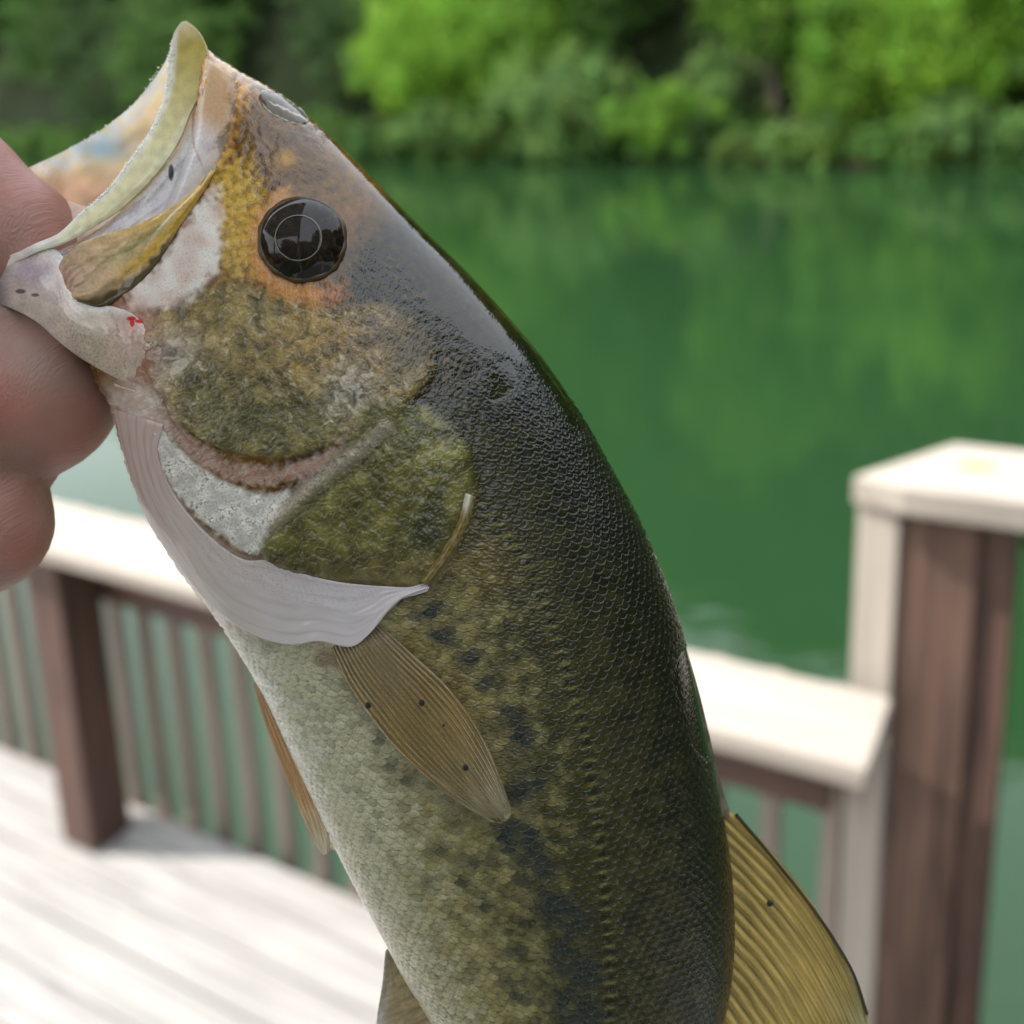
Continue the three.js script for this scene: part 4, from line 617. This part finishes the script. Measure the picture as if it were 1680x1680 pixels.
{ // villiform teeth along the jaw edge: hundreds of tiny points joined into one pad
  const e = curve([[281, 66, 1.2], [273, 110, 2.4], [269, 150, 3.4], [256, 190, 4.8], [240, 222, 5.8], [210, 264, 7], [172, 314, 8.1], [128, 352, 8.9]]), gs = [];
  for (let i = 0; i < 260; i++) { const v = rnd(), p = e(v), g = new THREE.ConeGeometry(0.10 * MM * rr(0.8, 1.4), rr(0.25, 0.5) * (v < 0.3 ? 1.35 : 0.8) * MM, 5); g.rotateZ(rr(0.9, 1.7)); g.rotateX(rr(-0.5, 0.5)); const q = at(p.x + rr(-1, 9 * (1 - v * 0.6)), p.y + rr(-3, 3), p.z + rr(-0.3, 0.5)); g.translate(q.x, q.y, q.z); gs.push(g); }
  const t = mesh('teeth', mergeGeometries(gs), phys({ color: new THREE.Color().setRGB(0.82, 0.8, 0.74), roughness: 0.08, clearcoat: 1, clearcoatRoughness: 0.03 }), fish); t.userData.kind = 'stuff';
  const e2 = curve([[270, 100, -2], [222, 168, -4], [166, 214, -6], [110, 246, -7.4]]), gs2 = [];
  for (let i = 0; i < 90; i++) { const p = e2(rnd()), g = new THREE.ConeGeometry(0.1 * MM, rr(0.2, 0.4) * MM, 5); g.rotateZ(rr(0.4, 1.2)); const q = at(p.x + rr(-3, 4), p.y + rr(-3, 3), p.z + rr(-0.2, 0.4)); g.translate(q.x, q.y, q.z); gs2.push(g); }
  const t2 = mesh('teeth', mergeGeometries(gs2), t.material, fish); t2.userData.kind = 'stuff';
}
plate('maxilla', [[362, 258, 9.6], [322, 306, 10.5], [276, 342, 10.8], [222, 368, 11], [170, 384, 11], [124, 402, 10.8], [96, 436, 10.4], [104, 470, 10.4]], [[364, 262, 9.6], [330, 322, 11.4], [296, 372, 12], [268, 418, 12.2], [244, 450, 12.2], [206, 482, 12], [164, 503, 11.6], [124, 494, 11]], { hug: 1.1, ends: true, bulge: 0.9, thick: 0.8, through: 0.25, rough: 0.07, nu: 60, nv: 120, tw: 256, th: 384,
  relief: (u, v) => -0.8 * Math.exp(-(((u - 0.5) / 0.16) ** 2)) * ss(0.15, 0.4, v) * ss(0.85, 0.6, v) + 0.5 * Math.exp(-(((u - 0.72) / 0.08) ** 2)) * ss(0.1, 0.3, v) + 0.12 * n2(u * 6, v * 9),
  paint: (u, v, x, y) => { const f = n2(x * 0.03, y * 0.03), g = n2(x * 0.11, y * 0.11), w = n2(x * 0.25, y * 0.25); let c = mix3(rgb(218, 178, 92), rgb(226, 192, 150), ss(0.35, 0.75, v)); c = mix3(c, rgb(198, 190, 140), 0.75 * Math.exp(-(((u - 0.45) / 0.14) ** 2)) * ss(0.25, 0.4, v) * ss(0.8, 0.6, v)); c = mix3(c, rgb(214, 168, 32), 0.9 * Math.exp(-(((u - 0.74) / 0.12) ** 2)) * ss(0.1, 0.25, v) * ss(0.8, 0.62, v)); c = mix3(c, rgb(66, 54, 16), 0.9 * ss(0.8, 0.92, u + 0.06 * f) * ss(0.32, 0.5, v)); c = mix3(c, rgb(84, 66, 24), 0.75 * ss(0.72, 0.85, v) * ss(0.72, 0.9, u) ); c = mix3(c, rgb(204, 156, 140), 0.7 * ss(0.72, 0.95, v) * ss(0.7, 0.3, u)); c = mix3(c, rgb(140, 102, 54), 0.3 * stipple(x, y, 0.35)); return c.map((q) => q * (1 + 0.14 * f + 0.1 * g + 0.06 * w)); } });
plate('lower_jaw', [[-46, 452, 2.5], [-12, 432, 5], [30, 412, 7.5], [72, 400, 8.8], [104, 420, 9.4], [112, 462, 10], [140, 496, 10.6], [188, 502, 11.2], [226, 520, 11.8], [252, 570, 12.2], [272, 640, 12.6]], [[-40, 492, 3], [-8, 498, 5], [24, 510, 6.6], [62, 532, 7.6], [96, 562, 8], [128, 586, 8.2], [160, 606, 8.4], [190, 622, 8.8], [222, 634, 9.6], [250, 644, 10.6], [270, 652, 11.6]], { hug: 1.0, tail: true, bulge: 2.6, thick: 1.2, through: 0.12, rough: 0.08, nu: 60, nv: 140, tw: 256, th: 512,
  relief: (u, v) => 0.2 * n2(u * 2, v * 5) + 0.05 * n2(u * 9, v * 16) + 0.4 * ss(0.12, 0, u),
  paint: (u, v, x, y) => { const f = n2(x * 0.025, y * 0.025), g = n2(x * 0.13, y * 0.13), e = Math.exp(-(((x - 50) / 34) ** 2 + ((y - 445) / 26) ** 2)); let c = mix3(rgb(244, 226, 218), rgb(222, 204, 186), ss(0.35, 0.6, v)); c = mix3(c, rgb(188, 164, 186), 0.8 * e); c = mix3(c, rgb(112, 108, 122), 0.7 * ss(30, -6, x)); c = mix3(c, rgb(250, 244, 240), ss(0.2, 0.05, u)); c = mix3(c, rgb(206, 158, 150), 0.7 * Math.exp(-(((x - 218) / 40) ** 2 + ((y - 545) / 50) ** 2))); c = mix3(c, rgb(128, 112, 84), 0.6 * stipple(x, y, 0.25) * ss(60, 130, x) * ss(0.3, 0.6, u));
    c = mix3(c, rgb(206, 24, 20), ss(1.3, 0.7, Math.min(Math.hypot((x - 216) / 8, (y - 523) / 4), Math.hypot((x - 230) / 9, (y - 527) / 3), Math.hypot((x - 217) / 4, (y - 530) / 6)))); c = mix3(c, rgb(60, 60, 74), 0.8 * ss(1.2, 0.7, Math.min(Math.hypot((x - 34) / 9, (y - 478) / 4), Math.hypot((x - 58) / 7, (y - 484) / 3)))); return c.map((q) => q * (1 + 0.12 * f + 0.1 * g)); } });
plate('jaw_fold', [[186, 628, 9.4], [212, 636, 10.2], [240, 646, 11], [266, 654, 11.6]], [[186, 634, 9], [212, 643, 9.8], [240, 652, 10.6], [266, 660, 11.2]], { bulge: 1, thick: 0.7, through: 0.2, rough: 0.15, nu: 8, nv: 40, paint: () => rgb(238, 220, 196) });
plate('nostril_flap', [[424, 158, 0], [436, 180, 0], [464, 197, 0], [492, 205, 0], [506, 201, 0]], [[430, 147, 0], [456, 153, 0], [480, 166, 0], [498, 181, 0], [507, 196, 0]], { hug: 0.5, thick: 0.4, through: 0.2, rough: 0.08, nu: 36, nv: 60, tw: 128, th: 192,
  paint: (u, v, x, y) => { const f = 0.04 * n2(x * 0.08, y * 0.08), rim = Math.max(ss(0.12, 0.04, u + f), ss(0.88, 0.96, u + f), ss(0.07, 0.02, Math.abs(u - 0.5 - 0.25 * (v - 0.5) + f)) * ss(0.15, 0.3, v), ss(0.92, 0.98, v)); return mix3(rgb(84, 66, 40), rgb(206, 192, 168), rim * 0.8).map((q) => q * (1 + 0.25 * n2(x * 0.06, y * 0.06))); } });
// ================================================================ the hand that holds the fish
{
  const person = posed(thing('person', 'bare hand at the left edge gripping the fish by its lower jaw', 'person'));
  const J = (x, y, z, r) => { const p = at(x, y, z); return [p.x, p.y, p.z, r * MM]; };
  const thumb = [J(-520, 430, 22, 15), J(-300, 300, 8, 13), J(-90, 318, -1, 11.2), J(20, 398, -2, 9.6), J(52, 432, -2, 8)];
  const index = [J(-420, 560, 16, 13), J(-200, 596, 6, 13), J(48, 640, -3, 13), J(20, 600, -16, 10), J(-90, 540, -17, 8.5)];
  const middle = [J(-430, 760, 15, 12), J(-230, 800, 10, 11), J(-34, 862, 1, 9.8), J(-60, 800, -14, 9), J(-160, 720, -19, 8)];
  const ring = [J(-440, 900, 14, 11.5), J(-320, 950, 8, 10), J(-190, 1010, 0, 9.2), J(-210, 950, -14, 8.4), J(-290, 880, -18, 7.6)];
  const pinky = [J(-450, 1010, 12, 10.5), J(-360, 1080, 7, 8.6), J(-260, 1140, 0, 8), J(-280, 1090, -12, 7.2), J(-340, 1030, -15, 6.6)];
  const wrist = J(-900, 930, 30, 22), fore = [wrist[0] - 0.09, wrist[1] - 0.06, wrist[2] + 0.09, 0.033], fore2 = [wrist[0] - 0.13, wrist[1] - 0.09, wrist[2] + 0.13, 0.037];
  const bones = [], chain = (c, k) => { for (let i = 0; i + 1 < c.length; i++) bones.push([c[i], c[i + 1], k]); };
  [thumb, index, middle, ring, pinky].forEach((c, i) => chain(c, i));
  for (const c of [index, middle, ring, pinky]) bones.push([[...wrist.slice(0, 3), 0.015], c[0], 5]);
  bones.push([[...wrist.slice(0, 3), 0.017], thumb[0], 5], [index[0], middle[0], 5], [middle[0], ring[0], 5], [ring[0], pinky[0], 5], [wrist, fore, 5], [fore, fore2, 5]);
  const cap = (p, [a, b]) => { const bx = b[0] - a[0], by = b[1] - a[1], bz = b[2] - a[2], px = p[0] - a[0], py = p[1] - a[1], pz = p[2] - a[2], t = clamp((px * bx + py * by + pz * bz) / (bx * bx + by * by + bz * bz)); return Math.hypot(px - bx * t, py - by * t, pz - bz * t) - lerp(a[3], b[3], t); };
  const smin = (a, b, k) => { const h = clamp(0.5 + 0.5 * (b - a) / k); return lerp(b, a, h) - k * h * (1 - h); };
  const dist = (p) => { const part = [9, 9, 9, 9, 9, 9]; for (const b of bones) { const d = cap(p, b), k = b[2]; part[k] = smin(part[k], d, k === 5 ? 0.012 : 0.004); } let d = part[5]; for (let k = 0; k < 5; k++) d = smin(d, part[k], 0.006); let f = Math.min(part[0], part[1], part[2], part[3], part[4]); return smin(d, f, 0.0015); };
  const lo = [Math.min(fore2[0]) - 0.045, fore2[1] - 0.045, -0.036], hi = [-0.055, 0.05, fore2[2] + 0.045], size = Math.max(hi[0] - lo[0], hi[1] - lo[1], hi[2] - lo[2]) / 2, mid = [hi[0] - size, (lo[1] + hi[1]) / 2, lo[2] + size];
  const N = 132, mc = new MarchingCubes(N, std({}), false, false, 400000); mc.isolation = 0;
  for (let k = 0; k < N; k++) for (let j = 0; j < N; j++) for (let i = 0; i < N; i++) mc.field[i + j * N + k * N * N] = -dist([mid[0] + (i - N / 2) / (N / 2) * size, mid[1] + (j - N / 2) / (N / 2) * size, mid[2] + (k - N / 2) / (N / 2) * size]) * 1000;
  mc.update();
  const n = mc.count, pos = new Float32Array(n * 3), nor = new Float32Array(n * 3), col = new Float32Array(n * 3), uv = new Float32Array(n * 2), e = 0.0006;
  for (let i = 0; i < n; i++) {
    const p = [mid[0] + mc.positionArray[i * 3] * size, mid[1] + mc.positionArray[i * 3 + 1] * size, mid[2] + mc.positionArray[i * 3 + 2] * size];
    for (let q = 0; q < 2; q++) { const d = dist(p), g = [dist([p[0] + e, p[1], p[2]]) - d, dist([p[0], p[1] + e, p[2]]) - d, dist([p[0], p[1], p[2] + e]) - d], l = Math.hypot(...g) || 1; for (let c = 0; c < 3; c++) { p[c] -= g[c] / l * d; nor[i * 3 + c] = g[c] / l; } }
    pos.set(p, i * 3); const f = n3(p[0] * 70, p[1] * 70, p[2] * 70), f2 = n3(p[0] * 260, p[1] * 260, p[2] * 260), f3 = n3(p[0] * 900, p[1] * 900, p[2] * 900);
    const f0 = n3(p[0] * 24 + 5, p[1] * 24, p[2] * 24); col.set([0.34 * (1 + 0.10 * f + 0.07 * f2 + 0.08 * f0), 0.172 * (1 - 0.13 * f - 0.10 * f0 + 0.08 * f2 + 0.05 * f3), 0.135 * (1 - 0.14 * f - 0.12 * f0 + 0.09 * f2 + 0.05 * f3)], i * 3); uv[i * 2] = (p[0] + p[2] * 0.6) * 40; uv[i * 2 + 1] = (p[1] + p[2] * 0.4) * 40;
  }
  const g = new THREE.BufferGeometry(); g.setAttribute('position', new THREE.BufferAttribute(pos, 3)); g.setAttribute('normal', new THREE.BufferAttribute(nor, 3)); g.setAttribute('color', new THREE.BufferAttribute(col, 3)); g.setAttribute('uv', new THREE.BufferAttribute(uv, 2));
  const bump = grayTex(512, 512, (u, v) => 0.5 + 0.3 * tile2(u, v, 1, (x, y) => fbm(x * 60, y * 24, 3)) + 0.25 * (1 - Math.abs(tile2(u, v, 1, (x, y) => n2(x * 40, y * 14)))), true);
  mesh('hand', g, phys({ vertexColors: true, roughness: 0.5, bumpMap: bump, bumpScale: 0.00022 }), person);
  const dir = new THREE.Vector3(fore2[0] - fore[0], fore2[1] - fore[1], fore2[2] - fore[2]).normalize(), pts = [[0.0395, 0], [0.0425, 0.002], [0.0435, 0.008], [0.043, 0.014], [0.0445, 0.03], [0.046, 0.09], [0.05, 0.2], [0.0, 0.202]].map(([x, y]) => new THREE.Vector2(x, y));
  const sl = mesh('sleeve', new THREE.LatheGeometry(pts, 48), std({ color: new THREE.Color().setRGB(0.08, 0.1, 0.14), roughness: 0.95 }), person); sl.position.set(fore2[0] - dir.x * 0.03, fore2[1] - dir.y * 0.03, fore2[2] - dir.z * 0.03); sl.quaternion.setFromUnitVectors(new THREE.Vector3(0, 1, 0), dir);
}
renderer.render(scene, camera);
